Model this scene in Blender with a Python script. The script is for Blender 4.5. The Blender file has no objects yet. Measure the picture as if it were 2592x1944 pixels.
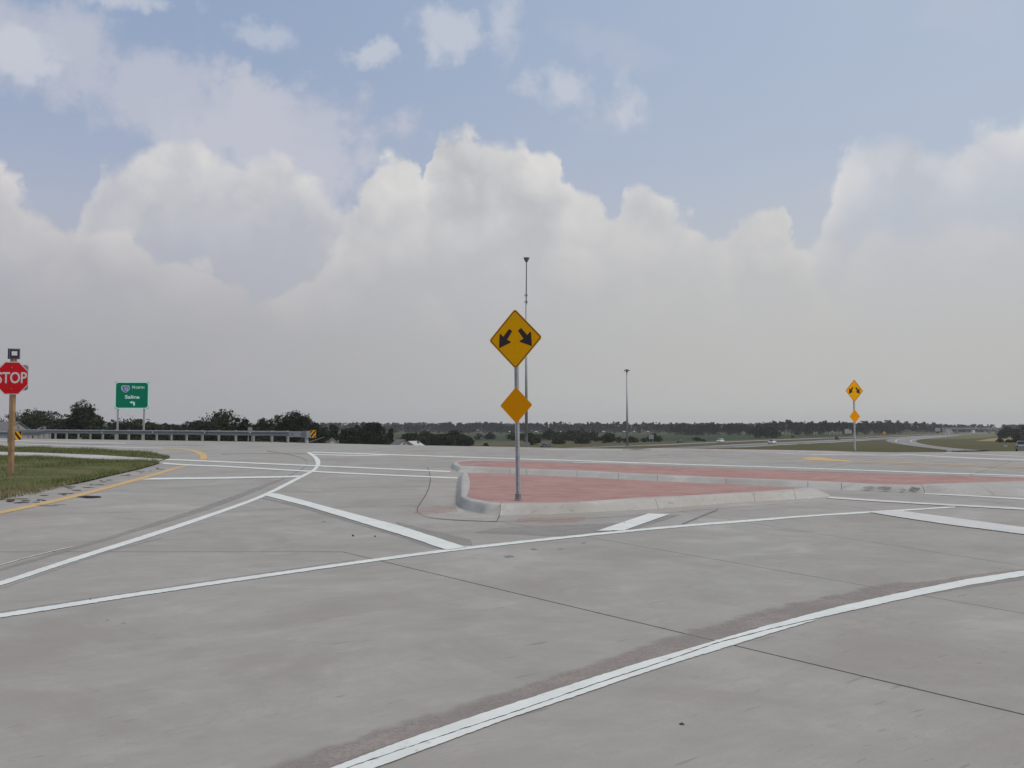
import bpy, math, random
import numpy as np
from mathutils import Vector, Matrix
from mathutils.geometry import tessellate_polygon

# ------------------------------------------------------------------ camera
F = 2321.0; CX = 1296.0; CY = 972.0; HY = 1082.7; H = 1.43
PITCH = math.atan((HY - CY) / F)
scene = bpy.context.scene
cam_d = bpy.data.cameras.new("camera")
cam = bpy.data.objects.new("camera", cam_d)
scene.collection.objects.link(cam)
cam.location = (0, 0, H)
cam.rotation_euler = (math.pi / 2 + PITCH, 0, 0)
cam_d.sensor_width = 36.0
cam_d.lens = 36.0 * F / 2592.0
cam_d.clip_start = 0.05
cam_d.clip_end = 40000
scene.camera = cam
scene.view_settings.view_transform = 'Standard'
scene.view_settings.look = 'None'
scene.view_settings.exposure = 0.21
scene.view_settings.gamma = 1.0
scene.view_settings.use_curve_mapping = False

# ------------------------------------------------------------------ light
SUN_AZ = math.radians(112)      # clockwise from the view direction (+Y)
SUN_EL = math.radians(50)
sun_dir = Vector((math.sin(SUN_AZ) * math.cos(SUN_EL), math.cos(SUN_AZ) * math.cos(SUN_EL), math.sin(SUN_EL)))
sd = bpy.data.lights.new("sun", 'SUN')
sd.energy = 1.5
sd.angle = math.radians(20)
sd.color = (1.0, 0.90, 0.78)
sun = bpy.data.objects.new("sun", sd)
scene.collection.objects.link(sun)
sun.rotation_euler = sun_dir.to_track_quat('Z', 'Y').to_euler()

world = bpy.data.worlds.new("World")
scene.world = world
world.use_nodes = True


class NT:
    """small helper for node trees"""
    def __init__(s, tree):
        s.t = tree
        s.n = tree.nodes
        s.l = tree.links

    def new(s, typ, **kw):
        n = s.n.new(typ)
        for k, v in kw.items():
            setattr(n, k, v)
        return n

    def put(s, sock, v):
        if isinstance(v, bpy.types.NodeSocket):
            s.l.new(v, sock)
        elif isinstance(v, (tuple, list)) and sock.type == 'RGBA' and len(v) == 3:
            sock.default_value = (*v, 1)
        else:
            sock.default_value = v

    def m(s, op, a, b=None, c=None, clamp=False):
        n = s.new('ShaderNodeMath', operation=op, use_clamp=clamp)
        s.put(n.inputs[0], a)
        if b is not None: s.put(n.inputs[1], b)
        if c is not None: s.put(n.inputs[2], c)
        return n.outputs[0]

    def vm(s, op, a, b=None, out=0):
        n = s.new('ShaderNodeVectorMath', operation=op)
        s.put(n.inputs[0], a)
        if b is not None: s.put(n.inputs[1], b)
        return n.outputs[out]

    def step(s, v, lo, hi, a=0.0, b=1.0, smooth=True):
        n = s.new('ShaderNodeMapRange', interpolation_type='SMOOTHSTEP' if smooth else 'LINEAR')
        s.put(n.inputs[0], v); s.put(n.inputs[1], lo); s.put(n.inputs[2], hi)
        s.put(n.inputs[3], a); s.put(n.inputs[4], b)
        return n.outputs[0]

    def mix(s, f, a, b, mode='MIX'):
        n = s.new('ShaderNodeMix', data_type='RGBA', blend_type=mode)
        s.put(n.inputs[0], f); s.put(n.inputs[6], a); s.put(n.inputs[7], b)
        return n.outputs[2]

    def noise(s, vec, scale, detail=4, rough=0.5, dist=0.0, out=0):
        n = s.new('ShaderNodeTexNoise')
        s.put(n.inputs['Vector'], vec); s.put(n.inputs['Scale'], scale)
        n.inputs['Detail'].default_value = detail
        n.inputs['Roughness'].default_value = rough
        n.inputs['Distortion'].default_value = dist
        return n.outputs[out]

    def xyz(s, v):
        n = s.new('ShaderNodeSeparateXYZ'); s.put(n.inputs[0], v); return n.outputs

    def comb(s, x, y, z):
        n = s.new('ShaderNodeCombineXYZ')
        s.put(n.inputs[0], x); s.put(n.inputs[1], y); s.put(n.inputs[2], z); return n.outputs[0]


def azel(px, py):
    u = (px - CX) / F; v = (CY - py) / F
    d = Vector((u, math.cos(PITCH) - v * math.sin(PITCH), math.sin(PITCH) + v * math.cos(PITCH))).normalized()
    return math.atan2(d.x, d.y), math.asin(d.z)


def srgb(r, g, b, k=1.0):
    def f(c):
        c /= 255.0
        return k * (c / 12.92 if c <= 0.04045 else ((c + 0.055) / 1.055) ** 2.4)
    return (f(r), f(g), f(b))


def build_sky():
    t = NT(world.node_tree)
    t.n.clear()
    out = t.new('ShaderNodeOutputWorld')
    bg = t.new('ShaderNodeBackground')
    bg.inputs['Strength'].default_value = 0.1
    t.l.new(bg.outputs[0], out.inputs[0])
    sky = t.new('ShaderNodeTexSky', sky_type='NISHITA')
    sky.sun_disc = False
    sky.sun_elevation = SUN_EL
    sky.sun_rotation = SUN_AZ
    sky.altitude = 400
    sky.air_density = 1.0
    sky.dust_density = 3.0
    sky.ozone_density = 1.0
    co = t.new('ShaderNodeTexCoord').outputs['Generated']
    d = t.vm('NORMALIZE', co)
    x, y, z = t.xyz(d)
    az = t.m('ARCTAN2', x, y)
    el = t.m('ARCSINE', z)
    K = 10.0   # colours below are what is seen; the strength is 0.1
    c = lambda r, g, b: srgb(r, g, b, K * .98)
    # clear part of the sky: physical sky seen through a lot of haze
    side = t.step(az, -0.55, 0.6)
    blue = t.mix(side, c(139, 157, 186), c(170, 183, 202))
    low = t.mix(side, c(164, 171, 189), c(177, 185, 198))
    hz = t.mix(t.step(el, 0.16, 0.44), low, blue)
    phys = t.mix(1.0, sky.outputs[0], (0.9, 0.9, 0.9, 1), 'MULTIPLY')
    hz = t.mix(t.step(el, .48, .95), hz, c(182, 188, 198))
    col = t.mix(0.88, phys, hz)
    # noises
    wv = t.noise(d, 5.0, 3, 0.5, out=1)
    wx, wy, _ = t.xyz(wv)
    fv = t.noise(d, 22.0, 6, 0.62, out=1)
    fx, fy, fz = t.xyz(fv)
    bv = t.noise(d, 9.0, 8, 0.55, 0.3)
    vo = t.new('ShaderNodeTexVoronoi', feature='F1')
    t.put(vo.inputs['Vector'], t.vm('ADD', d, t.vm('MULTIPLY', fv, (.05, .05, .05))))
    vo.inputs['Scale'].default_value = 17.0
    vo.inputs['Detail'].default_value = 1.0
    vo.inputs['Roughness'].default_value = .55
    puff = t.m('SUBTRACT', .75, vo.outputs['Distance'])
    azw = t.m('ADD', az, t.m('ADD', t.m('MULTIPLY', t.m('SUBTRACT', wx, .5), .05), t.m('MULTIPLY', t.m('SUBTRACT', fx, .5), .045)))
    elw = t.m('ADD', el, t.m('ADD', t.m('MULTIPLY', t.m('SUBTRACT', wy, .5), .025), t.m('MULTIPLY', t.m('SUBTRACT', fy, .5), .040)))

    # thin veils and loose wisps
    def wisp(px, py, rx, ry, op, colr, hard=1.0, tilt=0.0):
        nonlocal col
        a, e = azel(px, py)
        da = t.m('SUBTRACT', azw, a); de = t.m('SUBTRACT', elw, e)
        if tilt:
            de = t.m('ADD', de, t.m('MULTIPLY', da, tilt))
        r = t.m('SQRT', t.m('ADD', t.m('POWER', t.m('MULTIPLY', da, F / (rx * 1.22)), 2.0), t.m('POWER', t.m('MULTIPLY', de, F / ry), 2.0)))
        r = t.m('ADD', r, t.m('ADD', t.m('MULTIPLY', t.m('SUBTRACT', bv, .5), 3.4), t.m('MULTIPLY', t.m('SUBTRACT', fz, .5), 2.2)))
        mk = t.step(r, 1.2, 1.2 - hard * 1.1, 0.0, op * .88)
        col = t.mix(mk, col, colr)
    V = c(182, 184, 195); W = c(192, 195, 203)
    wisp(480, 270, 360, 120, .80, V, .9, .30)
    wisp(730, 350, 180, 120, .80, V, .7)
    wisp(120, 60, 260, 60, .25, V, 1.0)
    wisp(25, 130, 66, 42, .7, W, .8)
    wisp(350, 5, 90, 28, .7, W, .8)
    wisp(665, 92, 60, 26, .55, W, 1.0)
    wisp(925, 140, 80, 32, .75, W, .7)
    wisp(1130, 95, 100, 60, .75, W, .8)
    wisp(1290, 62, 40, 90, .65, W, 1.0)
    wisp(1440, 235, 80, 62, .75, W, .9)
    wisp(1530, 305, 100, 60, .5, W, .9)
    wisp(1590, 285, 36, 80, .6, W, .8)
    wisp(1570, 130, 130, 50, .3, V, 1.1, .3)
    wisp(2080, 490, 70, 45, .25, W, 1.0)
    wisp(2440, 20, 130, 60, .25, V, 1.0)

    # banks of cumulus: top line as a curve over azimuth
    A0, A1, E1 = -0.66, 0.66, 0.60
    azn = t.step(azw, A0, A1, smooth=False)

    def bank(pts, soft, glow, bright, shade, op, fade):
        nonlocal col
        n = t.new('ShaderNodeFloatCurve')
        cu = n.mapping.curves[0]
        ps = []
        for px, py in pts:
            a, e = azel(px, py)
            ps.append(((a - A0) / (A1 - A0), e / E1))
        ps = [(0.0, ps[0][1])] + [p for p in ps if 0.002 < p[0] < 0.998] + [(1.0, ps[-1][1])]
        cu.points[0].location = ps[0]
        cu.points[1].location = ps[-1]
        for p in ps[1:-1]:
            cu.points.new(*p)
        n.mapping.update()
        t.put(n.inputs['Value'], azn)
        top = t.m('MULTIPLY', n.outputs[0], E1)
        dd = t.m('ADD', t.m('SUBTRACT', top, elw), t.m('MULTIPLY', puff, .028))
        mk = t.step(dd, 0.0, soft)
        mk = t.m('MULTIPLY', mk, op)
        # rounded billows: brightness from a noise and from how deep below the top line
        g = t.m('EXPONENT', t.m('MULTIPLY', t.m('MAXIMUM', dd, 0.0), -1.0 / glow))
        g = t.m('ADD', g, t.m('ADD', t.m('MULTIPLY', t.m('SUBTRACT', bv, .5), 1.7), t.m('MULTIPLY', puff, 1.0)))
        cc = t.mix(t.step(g, 0.0, 1.0, smooth=False), shade, bright)
        mk = t.m('MULTIPLY', mk, t.step(dd, fade[1], fade[0]))
        col = t.mix(mk, col, cc)
    sh = c(174, 178, 188)
    bank([(1820, 900), (1930, 760), (2020, 620), (2090, 480), (2135, 385), (2215, 320), (2290, 308), (2350, 355), (2420, 350), (2500, 290), (2600, 275), (2800, 300)],
         .022, .05, c(211, 210, 210), c(180, 184, 192), .85, (.03, .13))
    bank([(-200, 800), (120, 620), (215, 470), (250, 395), (330, 372), (420, 338), (490, 342), (560, 385), (640, 392), (740, 405), (780, 440), (850, 505), (940, 550), (1060, 680), (1300, 900)],
         .020, .045, c(210, 208, 206), c(174, 176, 184), .88, (.06, .15))
    bank([(-300, 360), (-60, 400), (0, 440), (50, 500), (120, 550), (230, 565), (330, 595), (450, 650), (600, 710), (760, 800), (900, 1000)],
         .014, .04, c(210, 206, 203), c(173, 172, 178), .92, (.06, .2))
    bank([(500, 900), (700, 760), (800, 660), (870, 560), (912, 470), (935, 432), (955, 418), (990, 385), (1035, 378), (1070, 400), (1085, 440), (1098, 350), (1120, 315), (1165, 303), (1205, 325), (1260, 348), (1320, 342), (1350, 385),
          (1400, 392), (1430, 455), (1500, 478), (1560, 520), (1590, 455), (1625, 440), (1680, 490), (1760, 530), (1830, 560), (1865, 490), (1905, 478), (1960, 485), (1990, 540), (2020, 610), (2090, 690), (2130, 760), (2260, 880)],
         .015, .060, c(211, 209, 206), c(178, 179, 183), .93, (.10, .30))
    bank([(1900, 900), (2080, 720), (2160, 590), (2200, 560), (2300, 572), (2400, 545), (2500, 560), (2600, 530), (2800, 520)],
         .03, .05, c(205, 203, 202), c(180, 182, 188), .55, (.04, .14))
    # the grey haze that swallows everything towards the horizon
    hl = t.mix(t.step(az, -0.55, 0.35), c(157, 157, 161), c(177, 177, 175))
    hu = t.mix(t.step(az, -0.55, 0.35), c(170, 171, 179), c(184, 184, 185))
    hh = t.mix(t.step(el, 0.03, 0.26), hl, hu)
    f = t.m('ADD', t.m('MULTIPLY', t.m('SUBTRACT', bv, .5), .35), t.step(el, .30, .07))
    f = t.m('MULTIPLY', t.m('MAXIMUM', f, 0.0), 1.0, clamp=True)
    col = t.mix(f, col, hh)
    t.put(bg.inputs['Color'], col)


build_sky()
world.cycles.sampling_method = 'MANUAL'
world.cycles.sample_map_resolution = 512

# ------------------------------------------------------------------ helpers
C = scene.collection


def add(name, verts, faces, mat=None, parent=None, smooth=False, loc=None):
    me = bpy.data.meshes.new(name)
    me.from_pydata([tuple(v) for v in verts], [], [tuple(f) for f in faces])
    if mat: me.materials.append(mat)
    if smooth:
        me.polygons.foreach_set('use_smooth', [True] * len(me.polygons))
    me.update()
    o = bpy.data.objects.new(name, me)
    C.objects.link(o)
    if parent: o.parent = parent
    if loc: o.location = loc
    return o


def tag(o, label=None, cat=None, group=None, kind=None):
    if label: o['label'] = label
    if cat: o['category'] = cat
    if group: o['group'] = group
    if kind: o['kind'] = kind
    return o


def empty(name, loc=(0, 0, 0), rz=0.0, label=None, cat=None, group=None, kind=None):
    o = bpy.data.objects.new(name, None)
    o.empty_display_size = 0.2
    C.objects.link(o)
    o.location = loc
    o.rotation_euler = (0, 0, rz)
    return tag(o, label, cat, group, kind)


class MB:
    def __init__(s): s.v = []; s.f = []

    def raw(s, v, f):
        b = len(s.v); s.v += [tuple(p) for p in v]; s.f += [tuple(i + b for i in q) for q in f]

    def box(s, c, d, rz=0.0, M=None):
        x, y, z = d[0] / 2, d[1] / 2, d[2] / 2
        vs = []
        for sx, sy, sz in ((-1, -1, -1), (1, -1, -1), (1, 1, -1), (-1, 1, -1), (-1, -1, 1), (1, -1, 1), (1, 1, 1), (-1, 1, 1)):
            p = Vector((sx * x, sy * y, sz * z))
            if rz: p = Matrix.Rotation(rz, 3, 'Z') @ p
            p = p + Vector(c)
            if M: p = M @ p
            vs.append(p)
        s.raw(vs, [(0, 3, 2, 1), (4, 5, 6, 7), (0, 1, 5, 4), (1, 2, 6, 5), (2, 3, 7, 6), (3, 0, 4, 7)])

    def tube(s, a, b, ra, rb=None, n=12, cap=True):
        rb = ra if rb is None else rb
        a = Vector(a); b = Vector(b)
        q = (b - a).to_track_quat('Z', 'Y')
        vs = []
        for p, r in ((a, ra), (b, rb)):
            for i in range(n):
                t = 2 * math.pi * i / n
                vs.append(p + q @ Vector((r * math.cos(t), r * math.sin(t), 0)))
        fs = [(i, (i + 1) % n, n + (i + 1) % n, n + i) for i in range(n)]
        if cap: fs += [tuple(range(n))[::-1], tuple(range(n, 2 * n))]
        s.raw(vs, fs)

    def prism(s, poly, y0, y1, axis='Y'):
        """poly in (a,b); extruded along axis; Y: (x,z), Z: (x,y), X: (y,z)"""
        def mk(p, w):
            if axis == 'Y': return (p[0], w, p[1])
            if axis == 'Z': return (p[0], p[1], w)
            return (w, p[0], p[1])
        n = len(poly)
        vs = [mk(p, y0) for p in poly] + [mk(p, y1) for p in poly]
        tri = tessellate_polygon([[Vector((p[0], p[1], 0)) for p in poly]])
        fs = [tuple(t) for t in tri] + [tuple(i + n for i in t[::-1]) for t in tri]
        fs += [(i, (i + 1) % n, n + (i + 1) % n, n + i) for i in range(n)]
        s.raw(vs, fs)

    def build(s, name, mat, parent=None, smooth=False, loc=None):
        return add(name, s.v, s.f, mat, parent, smooth, loc)


def dup(o, parent=None):
    c = o.copy(); C.objects.link(c); c.parent = parent
    for ch in list(o.children): dup(ch, c)
    return c


def softplus(x, w):
    k = x / w
    return w * (k if k > 30 else math.log1p(math.exp(k)))


def zp(Y):
    """height of the paved plateau"""
    return 0.016 * (softplus(Y - 25, 2.0) - softplus(Y - 57, 1.5))


def ray(px, py):
    u = (px - CX) / F; v = (CY - py) / F
    return Vector((u, math.cos(PITCH) - v * math.sin(PITCH), math.sin(PITCH) + v * math.cos(PITCH)))


def P(px, py, dz=0.0):
    """point on the plateau behind a pixel of the survey photograph"""
    d = ray(px, py)
    lo, hi = 0.5, 400.0
    for _ in range(60):
        t = (lo + hi) / 2
        if H + t * d.z > zp(t * d.y) + dz: lo = t
        else: hi = t
    p = d * lo
    return Vector((p.x, p.y, zp(p.y) + dz))


def at(px, Y):
    return (px - CX) / F * Y / math.cos(PITCH)


# far edge of the pavement
EDGE_PX = [(-700, 1098.5), (0, 1108.5), (171, 1111.5), (500, 1116), (690, 1118.5), (780, 1121.3), (1000, 1126.3), (1150, 1128.8), (1280, 1131), (1420, 1134), (1575, 1135.6),
           (1780, 1137.4), (2095, 1141), (2160, 1143.2), (2260, 1145), (2393, 1144.2), (2508, 1142.6), (2592, 1142.3), (3400, 1141)]
EDGE = [P(*p) for p in EDGE_PX]


def Ye(u):
    us = [e.x / e.y for e in EDGE]
    if u <= us[0]: return EDGE[0].y
    if u >= us[-1]: return EDGE[-1].y
    for i in range(len(us) - 1):
        if us[i] <= u <= us[i + 1]:
            # intersect ray x=u*y with the segment
            a, b = EDGE[i], EDGE[i + 1]
            dx, dy = b.x - a.x, b.y - a.y
            den = dx - u * dy
            s = (u * a.y - a.x) / den if abs(den) > 1e-9 else 0
            return a.y + s * dy
    return EDGE[-1].y


def lerp_tab(t, tab):
    if t <= tab[0][0]: return tab[0][1]
    for (a, va), (b, vb) in zip(tab, tab[1:]):
        if t <= b: return va + (vb - va) * (t - a) / (b - a)
    return tab[-1][1]


TR = [(0, -.05), (54, -1.5), (110, -2.85), (154, -3.6), (254, -4.95), (354, -6.15), (454, -7.0), (480, -7.6)]
TC = [(0, -.05), (6, -.12), (400, -9.1)]
TL = [(0, -.05), (3.0, -.12), (60, -8.0)]
FLOOR = -7.0


def terrain(X, Y):
    if Y < 5:
        z = zp(Y) - .4
        lat = max(0.0, abs(X) - 95)
    else:
        u = X / Y
        uc = max(-0.86, min(0.9, u))
        ye = Ye(uc)
        t = Y - ye
        if t < 0.15:
            z = zp(Y) - .4
        else:
            ze = zp(ye)
            l, c_, r = lerp_tab(t, TL), lerp_tab(t, TC), lerp_tab(t, TR)
            if u < 0:
                w = min(1, max(0, (u + .05) / .05)); d = l * (1 - w) + c_ * w
            else:
                w = min(1, max(0, (u - .2) / .15)); d = c_ * (1 - w) + r * w
            z = ze + d
        lat = max(0.0, abs(X) - max(95, Y * 1.2))
    z = min(z, -.4 - .12 * lat) if lat > 0 else z
    return max(FLOOR, z)


def T(px, py, dz=0.0):
    """point on the lower land behind a pixel of the survey photograph"""
    d = ray(px, py)
    t = 40.0
    while t < 6000:
        p = d * t
        if p.y > Ye(max(-.86, min(.9, p.x / p.y))) + 1 and H + p.z <= terrain(p.x, p.y) + dz:
            lo, hi = t - max(.5, t * .004), t
            for _ in range(30):
                m = (lo + hi) / 2; q = d * m
                if H + q.z > terrain(q.x, q.y) + dz: lo = m
                else: hi = m
            q = d * lo
            return Vector((q.x, q.y, terrain(q.x, q.y) + dz))
        t += max(.5, t * .004)
    p = d * 6000
    return Vector((p.x, p.y, FLOOR + dz))


# ------------------------------------------------------------------ materials
def mat(name, color, rough=0.8, metal=0.0, spec=0.3, noise=None, bump=None):
    m = bpy.data.materials.new(name); m.use_nodes = True
    t = NT(m.node_tree)
    b = t.n['Principled BSDF']
    b.inputs['Roughness'].default_value = rough
    b.inputs['Metallic'].default_value = metal
    b.inputs['Specular IOR Level'].default_value = spec
    b.inputs['Base Color'].default_value = (*color, 1)
    if noise:   # (scale, second colour, lo, hi)
        pos = t.new('ShaderNodeNewGeometry').outputs['Position']
        f = t.noise(pos, noise[0], 5, .6)
        t.put(b.inputs['Base Color'], t.mix(t.step(f, noise[2], noise[3]), color, noise[1]))
        if bump:
            bp = t.new('ShaderNodeBump'); bp.inputs['Strength'].default_value = bump; bp.inputs['Distance'].default_value = .01
            t.put(bp.inputs['Height'], f); t.l.new(bp.outputs[0], b.inputs['Normal'])
    return m


def concrete_mat(name, base, warm, rand=0.05, streak=True, pits=0.5, blotch=0.0):
    m = bpy.data.materials.new(name); m.use_nodes = True
    t = NT(m.node_tree); b = t.n['Principled BSDF']
    b.inputs['Roughness'].default_value = .85
    b.inputs['Specular IOR Level'].default_value = .25
    pos = t.new('ShaderNodeNewGeometry').outputs['Position']
    rot = t.new('ShaderNodeVectorRotate', rotation_type='Z_AXIS')
    t.put(rot.inputs['Vector'], pos); rot.inputs['Angle'].default_value = math.radians(-38)
    sp = t.vm('MULTIPLY', rot.outputs[0], (0.35, 2.2, 1.0))
    big = t.noise(pos, .22, 4, .55)
    mid = t.noise(sp, .9, 6, .62)
    fine = t.noise(pos, 55, 4, .7)
    grit = t.noise(sp, 9, 8, .7)
    col = t.mix(t.step(big, .3, .7), base, warm)
    huge = t.noise(pos, .11, 3, .5)
    col = t.mix(t.step(huge, .38, .64, 0, .6), col, tuple(c * .86 for c in base))
    col = t.mix(t.step(mid, .40, .75, 0, .7), col, tuple(c * .86 for c in base))
    col = t.mix(t.step(mid, .50, .28, 0, .45), col, tuple(min(1, c * 1.12) for c in base))
    iso = t.noise(pos, 2.6, 7, .66)
    col = t.mix(t.step(iso, .42, .68, 0, .45), col, tuple(c * .78 for c in base))
    col = t.mix(t.step(iso, .48, .32, 0, .45), col, tuple(min(1, c * 1.15) for c in base))
    col = t.mix(t.step(grit, .35, .65, 0, .22), col, tuple(c * .72 for c in base))
    col = t.mix(t.step(fine, .30, .70, 0, .5), col, tuple(c * .84 for c in base))
    # small pits and scratches
    pit = t.noise(t.vm('MULTIPLY', rot.outputs[0], (5.0, 26.0, 1.0)), 1.0, 3, .6)
    area = t.noise(pos, .8, 3, .5)
    pf = t.m('MULTIPLY', t.step(pit, .63, .70), t.step(area, .42, .62, 0, pits))
    col = t.mix(pf, col, tuple(c * .40 for c in base))
    # oil drip band / dull tyre darkening following the lane directions
    blot = t.noise(pos, .55, 7, .68, .6)
    col = t.mix(t.step(blot, .47, .66, 0, .72), col, tuple(c * k for c, k in zip(base, (.76, .72, .69))))
    col = t.mix(t.step(blot, .46, .30, 0, .50), col, tuple(min(1, c * 1.22) for c in base))
    dash = t.noise(t.vm('MULTIPLY', rot.outputs[0], (2.2, 18.0, 1.0)), 1.0, 2, .5)
    col = t.mix(t.m('MULTIPLY', t.step(dash, .68, .74), .42), col, tuple(c * .45 for c in base))
    if blotch:
        bz = t.noise(t.vm('MULTIPLY', pos, (1.0, 1.0, 2.2)), 7.5, 6, .72)
        ba = t.noise(pos, .9, 3, .5)
        col = t.mix(t.m('MULTIPLY', t.step(bz, .58, .66), t.step(ba, .42, .60, .12, blotch)), col, tuple(c * k for c, k in zip(base, (.40, .37, .34))))
    rn = t.new('ShaderNodeObjectInfo').outputs['Random']
    col = t.mix(t.m('MULTIPLY', rn, rand * 2), col, tuple(c * .5 for c in base))
    t.put(b.inputs['Base Color'], col)
    bp = t.new('ShaderNodeBump'); bp.inputs['Strength'].default_value = .35; bp.inputs['Distance'].default_value = .006
    t.put(bp.inputs['Height'], t.m('ADD', grit, fine)); t.l.new(bp.outputs[0], b.inputs['Normal'])
    return m


M = {}
M['slab'] = concrete_mat('concrete_pavement', (.386, .377, .352), (.396, .367, .338), .06)
M['gutter'] = concrete_mat('concrete_gutter', (.405, .39, .36), (.41, .38, .35), .02)
M['kerb'] = concrete_mat('concrete_kerb', (.48, .472, .445), (.43, .415, .385), .03, pits=.95, blotch=.85)
M['walk'] = concrete_mat('concrete_walk', (.52, .52, .50), (.50, .49, .47), .02)
M['apron'] = concrete_mat('concrete_apron', (.46, .43, .42), (.47, .42, .41), .02)
M['bed'] = mat('joint_bed', (.045, .038, .034), .95)
M['seal'] = mat('joint_seal', (.10, .095, .09), .9)


def paint_mat(name, color, worn=.25, under=(.36, .355, .345)):
    m = bpy.data.materials.new(name); m.use_nodes = True
    t = NT(m.node_tree); b = t.n['Principled BSDF']
    b.inputs['Roughness'].default_value = .7
    pos = t.new('ShaderNodeNewGeometry').outputs['Position']
    f = t.noise(pos, 11, 9, .8)
    g = t.noise(pos, .9, 3, .5)
    k = t.m('MULTIPLY', t.step(f, .56, .66), t.step(g, .36, .66, 0.15, 1))
    c = t.mix(t.step(t.noise(pos, 3, 4, .6),   .3, .7, 0, .26), color, tuple(x * .6 for x in color))
    t.put(b.inputs['Base Color'], t.mix(t.m('MULTIPLY', k, worn * 3, clamp=True), c, under))
    return m


M['white'] = paint_mat('white_road_paint', (.72, .75, .725), .30)
M['white_far'] = paint_mat('old_white_road_paint', (.62, .62, .60), .45)
M['yellow'] = paint_mat('yellow_road_paint', (.60, .40, .15), .9)
M['yellow_old'] = paint_mat('faded_yellow_road_paint', (.50, .36, .20), .8)


def stain_mat(name, color, alpha, sc=1.2, grain=40, lo=.30, hi=.62, feather=0.0):
    m = bpy.data.materials.new(name); m.use_nodes = True
    t = NT(m.node_tree); b = t.n['Principled BSDF']
    b.inputs['Roughness'].default_value = .9
    pos = t.new('ShaderNodeNewGeometry').outputs['Position']
    g = t.noise(pos, grain, 5, .7)
    t.put(b.inputs['Base Color'], t.mix(t.step(g, .3, .7), color, tuple(min(1, c * 1.45) for c in color)))
    a = t.step(t.noise(pos, sc, 5, .6), lo, hi, alpha * .45, alpha)
    if feather:
        at_ = t.new('ShaderNodeAttribute', attribute_name='across')
        v = t.m('ADD', at_.outputs['Fac'], t.m('MULTIPLY', t.m('SUBTRACT', t.noise(pos, 5, 5, .6), .5), feather * 1.6))
        a = t.m('MULTIPLY', a, t.step(v, 0.0, feather))
        a = t.m('MULTIPLY', a, t.step(v, 1.02, 1.02 - feather * .3))
    t.put(b.inputs['Alpha'], a)
    return m


M['stain'] = stain_mat('scoured_concrete', (.25, .222, .203), .88, feather=.45)
M['ghost'] = stain_mat('blasted_line', (.265, .255, .24), .75, feather=.22)
M['skid'] = stain_mat('tyre_rubber', (.17, .165, .16), .60, 9, 60)
M['scar'] = stain_mat('kerb_scar', (.15, .14, .13), .90, 11, 30, .46, .56)
M['pink'] = stain_mat('red_pigment_dust', (.38, .25, .22), .50, 2.0, 30, .45, .68, feather=.5)
M['oil'] = mat('wet_dark_patch', (.012, .010, .016), .7, 0, .1)
M['dirt'] = mat('bare_dirt', (.20, .145, .105), .95, noise=(2.2, (.11, .08, .06), .35, .65), bump=.8)
M['clod'] = mat('mud_clod', (.09, .07, .06), .95)


def red_mat():
    m = bpy.data.materials.new('red_stamped_concrete'); m.use_nodes = True
    t = NT(m.node_tree); b = t.n['Principled BSDF']
    b.inputs['Roughness'].default_value = .8
    pos = t.new('ShaderNodeNewGeometry').outputs['Position']
    rot = t.new('ShaderNodeVectorRotate', rotation_type='Z_AXIS')
    t.put(rot.inputs['Vector'], pos); rot.inputs['Angle'].default_value = math.radians(33)
    br = t.new('ShaderNodeTexBrick')
    t.put(br.inputs['Vector'], rot.outputs[0])
    br.inputs['Scale'].default_value = 1.0
    br.inputs['Brick Width'].default_value = .22; br.inputs['Row Height'].default_value = .11
    br.inputs['Mortar Size'].default_value = .006
    br.inputs['Mortar Smooth'].default_value = .6
    br.inputs['Color1'].default_value = (.355, .195, .168, 1)
    br.inputs['Color2'].default_value = (.395, .222, .192, 1)
    br.inputs['Mortar'].default_value = (.28, .145, .135, 1)
    n1 = t.noise(pos, .6, 5, .6); n2 = t.noise(pos, 16, 5, .7)
    n3 = t.noise(t.vm('MULTIPLY', pos, (1.2, 5.0, 1.0)), 1.6, 6, .7)
    c = t.mix(t.step(n1, .35, .7, 0, .65), br.outputs['Color'], (.44, .29, .25))
    c = t.mix(t.step(n3, .52, .62, 0, .80), c, (.20, .105, .095))
    c = t.mix(t.step(n3, .44, .30, 0, .55), c, (.50, .33, .30))
    c = t.mix(t.step(n2, .35, .7, 0, .35), c, (.34, .18, .165))
    t.put(b.inputs['Base Color'], c)
    bp = t.new('ShaderNodeBump'); bp.inputs['Strength'].default_value = .5; bp.inputs['Distance'].default_value = .008
    t.put(bp.inputs['Height'], t.m('ADD', n2, t.m('MULTIPLY', br.outputs['Fac'], -.8))); t.l.new(bp.outputs[0], b.inputs['Normal'])
    return m


M['red'] = red_mat()


def ground_mat(name, a, b_, c_, s1=.05, s2=1.5):
    m = bpy.data.materials.new(name); m.use_nodes = True
    t = NT(m.node_tree); b = t.n['Principled BSDF']
    b.inputs['Roughness'].default_value = .95
    b.inputs['Specular IOR Level'].default_value = .1
    pos = t.new('ShaderNodeNewGeometry').outputs['Position']
    n1 = t.noise(pos, s1, 5, .6); n2 = t.noise(pos, s2, 6, .7)
    n3 = t.noise(t.vm('MULTIPLY', pos, (.35, 1.4, 1)), s1 * 5, 4, .6)
    c = t.mix(t.step(n1, .38, .62), a, b_)
    c = t.mix(t.step(n3, .48, .68, 0, .75), c, c_)
    c = t.mix(t.step(n2, .35, .7, 0, .5), c, tuple(x * .55 for x in a))
    t.put(b.inputs['Base Color'], c)
    return m


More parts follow.
